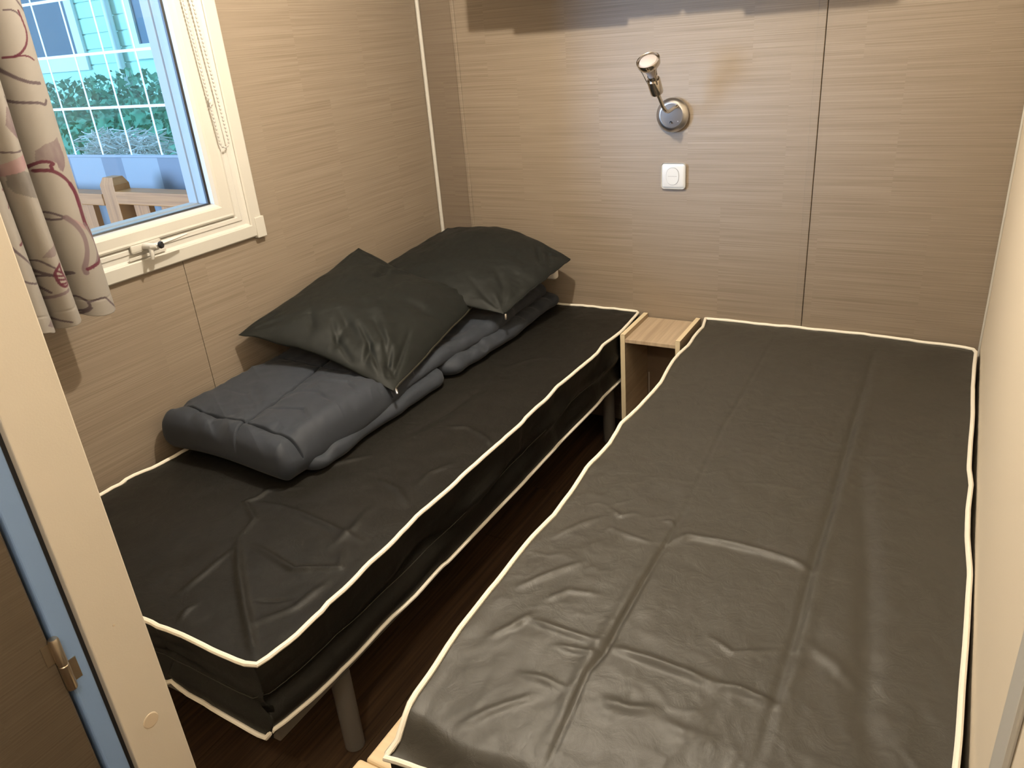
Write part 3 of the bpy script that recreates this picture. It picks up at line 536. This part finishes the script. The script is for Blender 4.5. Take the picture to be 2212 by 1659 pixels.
build_mattress('mattress', 'bare black covered mattress with cream piping on the right bed, nothing on it',
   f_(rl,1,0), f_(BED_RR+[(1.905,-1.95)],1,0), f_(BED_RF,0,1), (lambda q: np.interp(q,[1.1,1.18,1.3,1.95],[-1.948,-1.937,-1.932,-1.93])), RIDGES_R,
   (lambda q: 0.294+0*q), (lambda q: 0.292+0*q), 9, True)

def bed_base(label, x0, x1, slat_mat, foot, dz=0.0):
    r = tag(empty('bed_frame', ((x0+x1)/2,-0.95,0.0)), label, 'bed frame')
    for a, b in ((x0,x0+0.03),(x1-0.03,x1)): link('side_rail', bx(a,b,-1.880,-0.03,0.226+dz,0.262+dz,0.003,2), 'grey_metal', r)
    for a, b in ((-1.880,-1.850),(-0.06,-0.03)):
        e = link('end_rail', bx(x0+0.03,x1-0.03,a,b,0.226+dz,0.262+dz,0.003,2), 'grey_metal', r)
        if a < -1: link('bolt_hole', lathe(bmesh.new(), [(0,0),(0.004,0),(0.004,0.0008),(0,0.001)], (x0+0.60,a,0.243+dz), (0,-1,0), 12), 'hole', e)
    for x in (x0+0.036,x1-0.014):
        for y in (-1.690,-0.185):
            l = link('leg', lathe(bmesh.new(), [(0,0),(0.019,0),(0.0225,0.003),(0.0225,0.2255+dz),(0.0205,0.226+dz),(0,0.226+dz)], (x,y,0.0), (0,0,1), 28), 'grey_metal', r, True)
    n = 15
    for i in range(n):
        y = -1.80+i*1.70/(n-1)
        a, b = (x0+0.006,x1-0.006)
        bm = bx(a,b,y-0.030,y+0.030,0.262+dz,0.281+dz,0.003,2); link('slat', bm, 'birch', r)
    if foot:
        for y0, y1, xa in ((-1.955,-1.8795,1.010),(-1.8785,-1.760,1.022)):
            bm = bx(xa,x1-0.006,y0,y1,0.2635,0.2840,0.006,3); link('slat', bm, 'birch', r)['label'] = 'pale birch slat end sticking out past the mattress'
    return r
bed_base('grey metal bed frame with round legs under the left mattress', 0.035, 0.800, 'birch', False, -0.008)
bed_base('grey metal bed frame under the right mattress, pale slats showing at its foot', 1.165, 1.895, 'birch', True)

# ------------------------------------------------------------------ bedside table
bs = tag(empty('bedside_table', (0.962,-0.125,0.0)), 'narrow oak bedside unit with an open front, standing between the two beds', 'bedside table')
NY0, NY1 = -0.240, -0.006
for a, b in ((0.8590,0.8750),(1.0545,1.0700)):
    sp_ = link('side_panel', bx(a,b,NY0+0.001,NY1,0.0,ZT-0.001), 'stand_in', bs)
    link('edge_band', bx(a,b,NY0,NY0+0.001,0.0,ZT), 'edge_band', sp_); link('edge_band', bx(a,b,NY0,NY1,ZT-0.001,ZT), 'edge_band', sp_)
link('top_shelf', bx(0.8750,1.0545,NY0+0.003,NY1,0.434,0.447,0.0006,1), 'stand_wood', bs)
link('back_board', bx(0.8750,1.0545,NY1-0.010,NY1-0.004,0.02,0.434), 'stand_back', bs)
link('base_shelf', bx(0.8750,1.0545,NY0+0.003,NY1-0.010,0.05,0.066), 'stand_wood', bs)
link('inner_edge_strip', bx(0.881,0.8835,NY1-0.013,NY1-0.0101,0.066,0.232), 'white_plastic', bs)  # thin pale strip added as the edge of an inner panel
# ------------------------------------------------------------------ folded duvet
def slab(name, x0, x1, y0, y1, z0, z1, cr, er, disp, nu=200, nv=300, bot=0.35, shape=None):
    """soft slab: rounded plan (corner radius cr), rounded edges (er), top displaced by disp(x,y)"""
    su = np.sin(np.linspace(-PI/2,PI/2,nu)); sv = np.sin(np.linspace(-PI/2,PI/2,nv)); su = 0.65*su+0.35*np.linspace(-1,1,nu); sv = 0.45*sv+0.55*np.linspace(-1,1,nv)
    U, V = np.meshgrid(su,sv,indexing='ij'); hx, hy = (x1-x0)/2, (y1-y0)/2
    # square to rounded rectangle
    A = np.abs(U)*hx; B = np.abs(V)*hy
    X = U*hx; Y = V*hy
    ox = np.clip(A-(hx-cr),0,None)/cr; oy = np.clip(B-(hy-cr),0,None)/cr
    k = np.where((ox>0)&(oy>0), np.maximum(ox,oy)/np.maximum(np.hypot(ox,oy),1e-9), 1.0)
    X = np.where((ox>0)&(oy>0), np.sign(U)*((hx-cr)+ox*k*cr), X); Y = np.where((ox>0)&(oy>0), np.sign(V)*((hy-cr)+oy*k*cr), Y)
    qx = np.abs(X)-(hx-cr); qy = np.abs(Y)-(hy-cr)
    d = -(np.hypot(np.maximum(qx,0),np.maximum(qy,0))+np.minimum(np.maximum(qx,qy),0)-cr)    # distance inside the edge
    prof = np.sqrt(np.clip(1-(1-np.clip(d/er,0,1))**2,0,1))
    X = X+(x0+x1)/2; Y = Y+(y0+y1)/2; mid = z0+(z1-z0)*bot
    if shape is not None: X, Y = shape(X,Y)
    zt = mid+(z1-mid)*prof+disp(X,Y,d,1)*smoothstep(0,0.5,prof); zb = mid-(mid-z0)*prof
    T = np.stack([X,Y,zt],2); Bm = np.stack([X,Y,zb],2)
    nn = nu*nv; idx = np.arange(nn).reshape(nu,nv); loop = np.concatenate([idx[:,0],idx[-1,1:],idx[-2::-1,-1],idx[0,-2:0:-1]])
    rim = np.zeros(nn,bool); rim[loop] = True
    bi = np.where(rim, np.arange(nn), nn+np.arange(nn)).reshape(nu,nv)
    q = lambda I: np.stack([I[:-1,:-1].ravel(),I[1:,:-1].ravel(),I[1:,1:].ravel(),I[:-1,1:].ravel()],1)
    me = bpy.data.meshes.new(name); me.from_pydata(np.concatenate([T.reshape(-1,3),Bm.reshape(-1,3)]).tolist(),[],q(idx).tolist()+q(bi)[:,::-1].tolist())
    bm = bmesh.new(); bm.from_mesh(me); bmesh.ops.delete(bm, geom=[v for v in bm.verts if not v.link_faces], context='VERTS'); bm.to_mesh(me); bm.free(); me.update()
    return me
DV = tag(empty('duvet', (0.27,-0.75,ZT+0.006)), 'folded slate-grey quilted duvet lying along the wall on the left bed', 'duvet')
QX = 0.262; QY = [-1.392,-1.035,-0.67,-0.30]
def quilt(x, y, d, sgn):
    h = np.zeros_like(x)
    wav = 0.004*vnoise(x*9,y*9,61)
    dist = [np.abs(x-0.242+wav+0.19*(y+1.04))]+[np.abs(y-q+wav+0.05*(x-QX)) for q in QY]
    g = np.min(np.stack(dist),0)
    h = h+0.014*(1-np.exp(-(g/0.050)**1.1)) - 0.015*np.exp(-(g/0.0026)**2) - 0.006
    # gathers that run away from each seam
    near = np.exp(-(g/0.035))
    h = h+0.0034*near*vnoise(x*42+y*9,y*42-x*9,64)+0.0045*fbm(x*7,y*7,66,3)
    ed = np.exp(-d/0.05)
    h = h+0.0075*ed*vnoise(x*6+y*2,y*34+x*18,68)+0.0035*np.exp(-d/0.11)*(1-np.abs(vnoise(x*5,y*24+x*14,70)))**3
    for pts, a, w in [([(0.30,-1.20),(0.36,-1.19),(0.47,-1.235)],-0.006,0.007),([(0.33,-1.13),(0.40,-1.11),(0.485,-1.16)],-0.006,0.007),([(0.36,-1.04),(0.43,-1.03),(0.49,-1.08)],-0.005,0.007),
                      ([(0.31,-1.31),(0.40,-1.285),(0.46,-1.33)],-0.007,0.006),([(0.28,-1.34),(0.18,-1.27),(0.10,-1.27)],-0.004,0.008),([(0.25,-1.30),(0.17,-1.22)],-0.004,0.009),
                      ([(0.06,-1.36),(0.05,-1.42)],-0.004,0.012),([(0.14,-1.38),(0.13,-1.44)],-0.004,0.010),([(0.20,-1.39),(0.205,-1.45)],-0.003,0.008)]:
        h = h+ridge(x,y,pts,a,w)
    return h
def sh_top(x, y):
    return x+0.010*np.sin(y*9)*smoothstep(0.3,0.5,x)+0.006*vnoise(y*11,y*0,71)*smoothstep(0.35,0.5,x), y+0.012*np.sin(x*9)*smoothstep(-1.2,-1.45,y)
link_me('quilted_top', slab('quilted_top', 0.020,0.502,-1.458,-0.90, ZT+0.013,0.594, 0.034,0.052, quilt, 300,420, 0.44, sh_top), 'duvet', DV, True)
def lump(seed, amp=0.004):
    return lambda x,y,d,s: amp*fbm(x*12,y*9,seed,3)+0.004*vnoise(x*6,y*28,seed+3)
def sh_low(x, y): return x+0.008*np.sin(y*13+1)*smoothstep(0.3,0.5,x)+0.006*vnoise(y*14,y*0,75)*smoothstep(0.35,0.5,x), y
link_me('folded_layer', slab('folded_layer', 0.030,0.522,-1.390,-0.795, ZT+0.013,0.520, 0.05,0.027, lump(81), 110,220, 0.5, sh_low), 'duvet', DV, True)
link_me('folded_layer', slab('folded_layer', 0.024,0.505,-1.02,-0.030, 0.515,0.560, 0.06,0.036, lump(84,0.006), 120,260, 0.4, sh_top), 'duvet', DV, True)
link_me('folded_layer', slab('folded_layer', 0.026,0.545,-0.785,-0.026, ZT+0.013,0.530, 0.07,0.034, lump(87,0.006), 120,240, 0.5, sh_low), 'duvet', DV, True)
tb = bmesh.new(); box(tb,0.500,0.545,-0.085,-0.055,0.585,0.625,0.010,3); link('cloth_label', tb, 'white_tape', DV, True)['label'] = 'white cloth corner showing under the pillow'

# ------------------------------------------------------------------ pillows
def pillow(name, label, corners, bow, puff_up, puff_dn, creases, seed, zip_edge, ease=0.0, group=None, pull=None):
    """corners A,B,C,D (s,t) = (0,0),(0,1),(1,1),(1,0); bow = outward bow of edges AB,BC,CD,DA (vectors)"""
    n = 180; lin = np.linspace(-1,1,n); sp = 0.5*np.sin(lin*PI/2)+0.5*lin; S, T = np.meshgrid((sp+1)/2,(sp+1)/2,indexing='ij')
    A,B,C_,D = [np.array(c,float) for c in corners]
    P = (A[None,None]*((1-S)*(1-T))[...,None]+B*((1-S)*T)[...,None]+C_*(S*T)[...,None]+D*(S*(1-T))[...,None])
    bs_ = [np.array(b,float) for b in bow]; hump = lambda q: np.sin(PI*q)**1.2
    P = P+bs_[0]*(hump(T)*(1-S)**2)[...,None]+bs_[1]*(hump(S)*T**2)[...,None]+bs_[2]*(hump(T)*S**2)[...,None]+bs_[3]*(hump(S)*(1-T)**2)[...,None]
    nrm = np.cross(D-A,B-A); nrm = nrm/np.linalg.norm(nrm); nrm = nrm if nrm[2] > 0 else -nrm
    e1 = (1-np.abs(2*S-1)**2.2); e2 = (1-np.abs(2*T-1)**2.2); pf = np.clip(e1,0,1)**0.62*np.clip(e2,0,1)**0.62
    rim = np.minimum(np.minimum(S,1-S),np.minimum(T,1-T))
    h = puff_up*pf
    for pts, a, w in creases: h = h+ridge(S,T,pts,a,w)*smoothstep(0,0.04,rim)
    h = h+smoothstep(0,0.05,rim)*(0.0035*fbm(S*5,T*5,seed,4))
    # gathers at the corners
    for (cs,ct) in ((0,0),(0,1),(1,1),(1,0)):
        r = np.hypot(S-cs,T-ct); a = np.arctan2(T-ct,S-cs); h = h+0.0022*np.sin(a*13+seed)*np.exp(-((r-0.17)/0.08)**2)*smoothstep(0,0.05,rim)
    wob = (0.005*fbm(S*7,T*7,seed+9,2)*np.exp(-rim/0.05))[...,None]*nrm
    up = P+nrm*h[...,None]+wob; dn = P-nrm*(puff_dn*pf)[...,None]+wob
    nn = n*n; idx = np.arange(nn).reshape(n,n); loop = np.concatenate([idx[:,0],idx[-1,1:],idx[-2::-1,-1],idx[0,-2:0:-1]])
    rm = np.zeros(nn,bool); rm[loop] = True; bi = np.where(rm,np.arange(nn),nn+np.arange(nn)).reshape(n,n)
    for arr in (up,dn):
        arr[...,0] = np.maximum(arr[...,0],0.012); arr[...,1] = np.minimum(arr[...,1],-0.012); 
    q = lambda I: np.stack([I[:-1,:-1].ravel(),I[1:,:-1].ravel(),I[1:,1:].ravel(),I[:-1,1:].ravel()],1)
    me = bpy.data.meshes.new(name); me.from_pydata(np.concatenate([up.reshape(-1,3),dn.reshape(-1,3)]).tolist(),[],q(idx).tolist()+q(bi)[:,::-1].tolist())
    bm = bmesh.new(); bm.from_mesh(me); bmesh.ops.delete(bm, geom=[v for v in bm.verts if not v.link_faces], context='VERTS'); bmesh.ops.recalc_face_normals(bm, faces=bm.faces[:]); bm.to_mesh(me); bm.free()
    root = tag(empty(name, tuple(P.reshape(-1,3).min(0)*np.array([0,0,1])+P.mean((0,1))*np.array([1,1,0]))), label, 'pillow', group)
    link_me('pillowcase', me, 'pillow', root, True)
    edge = up[-1,:,:]   # s = 1 edge carries the zip
    zp = tube(bmesh.new(), (edge[4:-4:4]+np.array([0.001,-0.001,0.001])).tolist(), 0.0030, 8); link('zip', zp, 'ziptape' if zip_edge else 'pillow', root, True)
    return root, up
cr1 = [([(0.30,0.36),(0.62,0.22),(0.80,0.10)],0.006,0.06),([(0.42,0.30),(0.70,0.12)],-0.010,0.025),([(0.52,0.46),(0.74,0.30),(0.90,0.10)],0.010,0.040),([(0.66,0.56),(0.82,0.52),(0.99,0.56)],-0.009,0.040),
       ([(0.25,0.93),(0.33,0.80),(0.36,0.70)],-0.014,0.022),([(0.40,0.97),(0.36,0.86),(0.34,0.76)],0.012,0.028),([(0.84,0.20),(0.90,0.10),(0.96,0.07)],-0.012,0.016),([(0.74,0.16),(0.80,0.05)],-0.010,0.016),([(0.55,0.20),(0.60,0.04)],-0.008,0.02),
       ([(0.30,0.22),(0.42,0.10)],-0.006,0.02),([(0.66,0.30),(0.80,0.20),(0.93,0.05)],-0.008,0.014),([(0.60,0.24),(0.74,0.15),(0.90,0.03)],-0.007,0.012),([(0.86,0.34),(0.91,0.20),(0.95,0.06)],-0.007,0.014),([(0.46,0.20),(0.58,0.10),(0.74,0.02)],-0.006,0.014)]
p1, up1 = pillow('pillow', 'near dark pillow leaning on the window wall over the quilted duvet, one corner pointing up',
   [(0.030,-1.130,0.700),(0.050,-0.575,0.808),(0.420,-0.368,0.624),(0.520,-1.060,0.566)],
   [(0.0,0.0,-0.012),(0.02,-0.02,-0.035),(-0.012,0.02,-0.006),(-0.02,0.02,0.012)], 0.075, 0.010, cr1, 91, True)
cr2 = [([(0.74,0.34),(0.88,0.20),(0.98,0.04)],-0.006,0.022),([(0.62,0.20),(0.80,0.10),(0.96,0.03)],-0.004,0.018),([(0.80,0.85),(0.88,0.70),(0.93,0.60)],-0.010,0.02),([(0.86,0.92),(0.93,0.75),(0.98,0.62)],-0.008,0.018)]
p2, up2 = pillow('pillow', 'far dark pillow in the room corner, behind the near pillow',
   [(0.035,-0.540,0.690),(0.050,-0.035,0.742),(0.610,-0.085,0.672),(0.556,-0.500,0.598)],
   [(0.0,0.0,0.0),(0.0,0.0,0.048),(0.015,0.02,0.016),(0.02,-0.02,0.0)], 0.062, 0.008, cr2, 95, False)
# zip pulls and white tape ends
def zip_pull(parent, at, d):
    d = Vector(d).normalized(); at = Vector(at); u, w = frame_of(d); bm = bmesh.new()
    lathe(bm, [(0,0),(0.0035,0.0),(0.0042,0.004),(0.0042,0.016),(0.0030,0.019),(0,0.0195)], at, d, 12); zz = bmesh.new(); bm2 = bm
    o = link('zip_pull', bm2, 'steel', parent, True); return o
zip_pull(p1, up1[-1,6]+np.array([0.004,-0.004,0.0]), (0.55,-0.55,-0.35))
zip_pull(p2, up2[-1,6]+np.array([0.004,-0.004,-0.002]), (0.1,-0.25,-1.0))
e = up1[-1]; link('zip_tape_end', tube(bmesh.new(), (e[-26:-2:3]+np.array([0.004,-0.002,0.002])).tolist(), [0.0035]*8, 8), 'white_tape', p1, True)

# ------------------------------------------------------------------ wall lamp and switch
wlp = tag(empty('wall_lamp', (0.963,0.0,1.155)), 'chrome reading lamp with a bent arm and clear bulb on the back wall', 'wall lamp')
LB = (0.963,0.0,1.152)
bpl = link('base_plate', lathe(bmesh.new(), [(0,0),(0.048,0),(0.048,0.007),(0.0530,0.009),(0.0538,0.014),(0.0525,0.017),(0.0385,0.0262),(0.0372,0.0262),(0.0368,0.0245),(0,0.0245)], LB, (0,-1,0), 56), 'steel', wlp, True)
link('face_disc', lathe(bmesh.new(), [(0.0366,0.0),(0.0366,0.0012),(0.0355,0.0018),(0,0.0018)], (0.963,-0.0245,1.152), (0,-1,0), 48), 'disc', bpl, True)
link('toggle_recess', lathe(bmesh.new(), [(0,0),(0.0042,0.0),(0.0042,0.0006),(0,0.0008)], (0.962,-0.0263,1.131), (0,-1,0), 16), 'hole', bpl)
link('toggle', lathe(bmesh.new(), [(0,0),(0.0022,0),(0.0018,0.007),(0,0.008)], (0.963,-0.0263,1.131), (0.15,-1,-0.3), 12), 'steel', bpl, True)
link('mark', bx(0.9835,0.9870,-0.0270,-0.0263,1.1330,1.1350), 'white_plastic', bpl)
arm = bmesh.new(); ap = [(0.981,-0.0250,1.180),(0.9822,-0.054,1.179),(0.983,-0.085,1.176),(0.982,-0.112,1.173),(0.9790,-0.128,1.178),(0.974,-0.140,1.192),(0.9695,-0.151,1.214),(0.9640,-0.164,1.2345),(0.9615,-0.170,1.2435)]
# smooth the arm
apn = np.array(ap); tt = np.linspace(0,len(ap)-1,48); apn = np.stack([np.interp(tt,np.arange(len(ap)),apn[:,i]) for i in range(3)],1)
for _ in range(6): apn[1:-1] = (apn[:-2]+2*apn[1:-1]+apn[2:])/4
link('arm', tube(arm, apn.tolist(), 0.0058, 14), 'chrome', wlp, True)
view = (Vector((1.80,-2.56,1.44))-Vector((0.95,-0.18,1.29))).normalized(); hdir = Vector((-0.019,-0.030,0.099)).normalized()
hdir = ((hdir-view*hdir.dot(view)).normalized()*0.82+view*0.57).normalized()   # the bulb faces up and out into the room
HS = 1.16; hp = lambda pr: [(r, q*HS) for r, q in pr]; h0 = Vector((0.9640,-0.1640,1.2340))
so = link('socket', lathe(bmesh.new(), hp([(0,0),(0.0165,0),(0.0194,0.002),(0.0198,0.004),(0.0198,0.0415),(0.0180,0.0435),(0,0.0435)]), h0, hdir, 32), 'chrome', wlp, True)
u_, w_ = frame_of(hdir); top = h0+hdir*0.098
link('bulb_collar', lathe(bmesh.new(), hp([(0,0.0435),(0.0150,0.0435),(0.0150,0.056),(0,0.056)]), h0, hdir, 24), 'chrome', wlp, True)
bulb = link('bulb', lathe(bmesh.new(), hp([(0,0.056),(0.0130,0.056),(0.0145,0.066),(0.0215,0.078),(0.0285,0.092),(0.0292,0.096),(0.0255,0.1015),(0.015,0.1045),(0,0.1055)]), h0, hdir, 40), 'bulb', wlp, True)
link('lamp_ring', lathe(bmesh.new(), hp([(0.0293,0.084),(0.0330,0.088),(0.0352,0.1015),(0.0346,0.1030),(0.0332,0.1020),(0.0305,0.090),(0.0293,0.084)]), h0, hdir, 44), 'chrome', wlp, True)
for a in (0.35,0.35+PI*2/3,0.35+PI*4/3):
    rd = u_*math.cos(a)+w_*math.sin(a)
    link('prong', tube(bmesh.new(), [h0+hdir*0.036*HS+rd*0.0195,h0+hdir*0.050*HS+rd*0.0222,h0+hdir*0.070*HS+rd*0.0262,h0+hdir*0.090*HS+rd*0.0330], 0.0024, 8, flat=(rd,0.5)), 'chrome', wlp, True)
sw = tag(empty('light_switch', (0.966,0.0,0.957)), 'square white light switch with an oval rocker below the wall lamp', 'light switch')
sb = bmesh.new(); box(sb, 0.924,1.008,-0.0115,0.0,0.915,0.999,0.0105,4); link('switch_plate', sb, 'white_plastic', sw, True)
def oval(bm, cx, cz, rx, rz, y0, y1, n=40):
    va = []; vb = []
    for k in range(n):
        a = 2*PI*k/n; x = cx+rx*math.copysign(abs(math.cos(a))**0.85,math.cos(a)); z = cz+rz*math.copysign(abs(math.sin(a))**0.85,math.sin(a)); va.append(bm.verts.new((x,y0,z))); vb.append(bm.verts.new((x,y1,z)))
    for k in range(n): bm.faces.new((va[k],va[(k+1)%n],vb[(k+1)%n],vb[k]))
    bm.faces.new(vb); bm.faces.new(va[::-1]); return bm
link('rocker_gap', oval(bmesh.new(),0.9645,0.957,0.0222,0.0282,-0.0118,-0.010), 'hole', sw)
rk = link('rocker', oval(bmesh.new(),0.9645,0.957,0.0215,0.0275,-0.0130,-0.010), 'white_plastic', sw)
link('rocker_line', bx(0.9490,0.9800,-0.0132,-0.0129,0.9566,0.9574), 'disc', rk)

# ------------------------------------------------------------------ things over the frame: wall cupboard, ceiling lamp
DEP = 0.30
def occ(xs, zs):        # where the cupboard's front lower edge stands so that the lamp throws its shadow at (xs,zs) on the back wall
    k = (LAMP.y+DEP)/LAMP.y; return LAMP.x+(xs-LAMP.x)*k, LAMP.z+(zs-LAMP.z)*k
cb = tag(empty('wall_cupboard', (0.85,-0.15,1.6)), 'wood-effect cupboard hung high on the back wall above the lamp', 'cupboard')
x0 = occ(0.208,1.455)[0]; x1 = occ(1.592,1.43)[0]; zc = occ(0.9,1.4425)[1]; zd = occ(0.9,1.4235)[1]
link('carcass', bx(x0,x1,-DEP+0.018,0.0,zc,2.05), 'wall_x', cb)
a0, a1 = occ(0.391,1.4)[0], occ(0.808,1.4)[0]; b0_, b1 = occ(1.178,1.4)[0], x1
for a, b in ((a0,a1),(b0_,b1)): link('cupboard_door', bx(a,b,-DEP,-DEP+0.017,zd,2.05,0.001,1), 'wall_x', cb)
for a, b in ((x0,a0-0.002),(a1+0.002,occ(0.985,1.4)[0]-0.002),(occ(0.995,1.4)[0],b0_-0.002)): link('fixed_front', bx(a,b,-DEP,-DEP+0.017,zc,2.05,0.001,1), 'wall_x', cb)
cl_ = tag(empty('ceiling_lamp', (LAMP.x,LAMP.y,CH)), 'small round ceiling lamp over the left bed', 'ceiling lamp')
link('lamp_rose', lathe(bmesh.new(), [(0,0),(0.045,0),(0.042,-0.012),(0.016,-0.020),(0.014,-0.052),(0,-0.052)], (LAMP.x,LAMP.y,CH), (0,0,1), 28), 'white_plastic', cl_, True)
def emit_mat():
    m = bpy.data.materials.new('glowing_bulb'); m.use_nodes = True; b = m.node_tree.nodes['Principled BSDF']; b.inputs['Emission Color'].default_value = (1,0.8,0.56,1); b.inputs['Emission Strength'].default_value = 4; return m
M['glow'] = emit_mat()

# ------------------------------------------------------------------ outside the window: terrace end, neighbour and hedge
gr = struct(link('ground', bx(-30,-0.1,-25,25,-0.75,-0.65), 'ground'), 'grass outside')
dk = struct(empty('floor_terrace', (-1.9,-1.5,-0.25)))
for i in range(22):
    y = -3.3+i*0.142; link('deck_board', bx(-3.6,-0.12,y,y+0.136,-0.25,-0.222,0.003,1), 'deck', dk)
RY = -0.30
rl_ = tag(empty('terrace_railing', (-1.9,RY,-0.22)), 'pine terrace railing with a thick post, seen low through the window', 'railing')
PX0, PX1 = -1.640, -1.540
pm = bmesh.new(); box(pm,PX0,PX1,RY-0.040,RY+0.040,-0.222,0.940)
link('post', pm, 'post_wood', rl_)
pm = bmesh.new(); box(pm,PX0,PX1,RY-0.040,RY+0.040,0.9402,0.972)
vs = sorted(pm.verts, key=lambda v:-v.co.z)[:4]
for v in vs: v.co.x += 0.014*(1 if v.co.x < -1.59 else -1); v.co.y += 0.014*(1 if v.co.y < RY else -1)
link('post_cap', pm, 'post_wood', rl_)
link('top_rail', bx(-1.5398,-0.12,RY-0.045,RY+0.045,0.856,0.914,0.004,2), 'rail_wood', rl_)
link('top_rail', bx(-3.5,-1.6402,RY-0.045,RY+0.045,0.846,0.900,0.004,2), 'rail_wood', rl_)
for x in [-3.35+0.19*k for k in range(9)]+[-1.42+0.19*k for k in range(7)]:
    if -1.72 < x < -1.46: continue
    link('baluster', bx(x-0.052,x+0.052,RY-0.014,RY+0.014,-0.222,0.846 if x < -1.6 else 0.856), 'post_wood', rl_)
TY = -0.12
tp = tag(empty('awning_side_wall', (-2.0,TY,-0.22)), 'awning side wall with grey and white striped cloth below a clear gridded pane', 'awning wall')
tz = 1.030
edges = [-3.9,-3.30,-2.90,-2.60,-2.161,-1.905,-1.748,-1.486,-1.15,-0.62,-0.12]
for i,(a,b) in enumerate(zip(edges[:-1],edges[1:])):
    link('cloth_stripe', bx(a,b,TY-0.002,TY+0.002,-0.222,tz), 'tarp_white' if i%2 == 0 else 'tarp_grey', tp)
link('hem', bx(-3.9,-0.12,TY-0.004,TY+0.004,tz-0.004,tz+0.010,0.002,1), 'tarp_white', tp)
link('vinyl_pane', bx(-3.9,-0.12,TY-0.0008,TY+0.0008,tz+0.010,2.35), 'vinyl', tp)
for k in range(18): 
    x = -0.1300-0.2185*k
    if x > -3.9: link('grid_bar', bx(x-0.0055,x+0.0055,TY-0.003,TY-0.001,tz+0.010,2.35), 'grid_white', tp)
for z in (1.256,1.489,1.722,1.955,2.188): link('grid_bar', bx(-3.9,-0.12,TY-0.0035,TY-0.0012,z-0.006,z+0.006), 'grid_white', tp)
# hedge and creeping plants behind
def leaf_cloud(n, cx, cy, cz, rx, ry, rz, size, seed):
    r = np.random.default_rng(seed); V = []; F = []
    for i in range(n):
        p = r.normal(size=3); p /= np.linalg.norm(p); p *= 0.75+0.3*r.random(); c = Vector((cx+p[0]*rx,cy+p[1]*ry,cz+p[2]*rz))
        if c.z < -0.64: continue
        a = Vector(r.normal(size=3)).normalized(); b = a.cross(Vector(r.normal(size=3))).normalized(); s = size*(0.6+0.8*r.random()); st = len(V)
        V += [c-a*s, c+b*s*0.55, c+a*s, c-b*s*0.55]; F.append((st,st+1,st+2,st+3))
    me = bpy.data.meshes.new('leaves'); me.from_pydata(V,[],F); me.update(); return me
hg = tag(empty('hedge', (-4.9,2.2,-0.65)), 'green clipped hedge behind the clear awning pane', 'hedge')
link_me('leaves', leaf_cloud(9000,-5.0,2.3,0.50,2.6,0.40,0.84,0.040,3), 'hedge', hg)['kind'] = 'stuff'
bl = bmesh.new(); bmesh.ops.create_icosphere(bl, subdivisions=4, radius=1.0, matrix=Matrix.Translation((-5.0,2.3,0.44)) @ Matrix.Diagonal((2.4,0.33,0.70,1)))
for v in bl.verts: v.co.z = max(v.co.z + 0.06*math.sin(v.co.x*7)*math.cos(v.co.x*3.1), -0.65)
link('foliage_core', bl, 'hedge', hg, True)
iv = tag(empty('ivy_clump', (-3.02,1.32,-0.65)), 'bright green leafy clump at the right of the clear pane', 'plant')
link_me('leaves', leaf_cloud(2200,-3.02,1.45,0.20,0.22,0.13,0.84,0.035,5), 'ivy', iv)['kind'] = 'stuff'
def straw():
    r = np.random.default_rng(8); bm = bmesh.new()
    for i in range(760):
        x = -4.25+0.92*r.random(); z = 0.58+0.36*r.random() if i%4 else -0.62+1.2*r.random(); a = r.random()*PI; L = 0.06+0.12*r.random(); dz = math.sin(a)*L*0.5; dx = math.cos(a)*L
        tube(bm, [(x-dx,1.25+0.2*r.random(),z-dz),(x,1.20+0.2*r.random(),z+0.03),(x+dx,1.25+0.2*r.random(),z+dz)], 0.0042, 4, cap=False)
    return bm
dg = tag(link('dry_grass', straw(), 'straw'), 'tangle of dry pale grass in front of the hedge', 'dry grass', None, 'stuff')
# neighbouring house
HYF = 4.0
ho = tag(empty('neighbour_house', (-8.0,HYF,-0.65)), 'pale clapboard house with dark windows beyond the hedge', 'house')
link('wall', bx(-16,-1,HYF,HYF+3.0,-0.65,3.2), 'house', ho)
for k in range(22):
    z = -0.62+k*0.172; link('cladding_board', bx(-16,-1,HYF-0.016,HYF-0.001,z,z+0.160,0.004,1), 'house', ho)
for (xa,xb,za,zb) in ((-9.3,-7.95,1.55,2.75),(-6.75,-5.5,1.62,2.75),(-12.4,-11.0,1.55,2.75)):
    w = bmesh.new()
    for (p,q,r_,s_) in ((xa-0.14,xb+0.14,za-0.16,za),(xa-0.14,xb+0.14,zb,zb+0.14),(xa-0.14,xa,za,zb),(xb,xb+0.14,za,zb)): box(w,p,q,HYF-0.055,HYF-0.0165,r_,s_)
    f = link('house_window', w, 'house_white', ho); link('pane', bx(xa,xb,HYF-0.030,HYF-0.0168,za,zb), 'house_pane', f)
link('downpipe', tube(bmesh.new(), [(-7.15,HYF-0.07,-0.65),(-7.15,HYF-0.07,3.1)], 0.045, 12), 'house_white', ho, True)
link('roof', bx(-16.3,-0.7,HYF-0.35,HYF+3.2,3.2,3.32), 'house_white', ho)
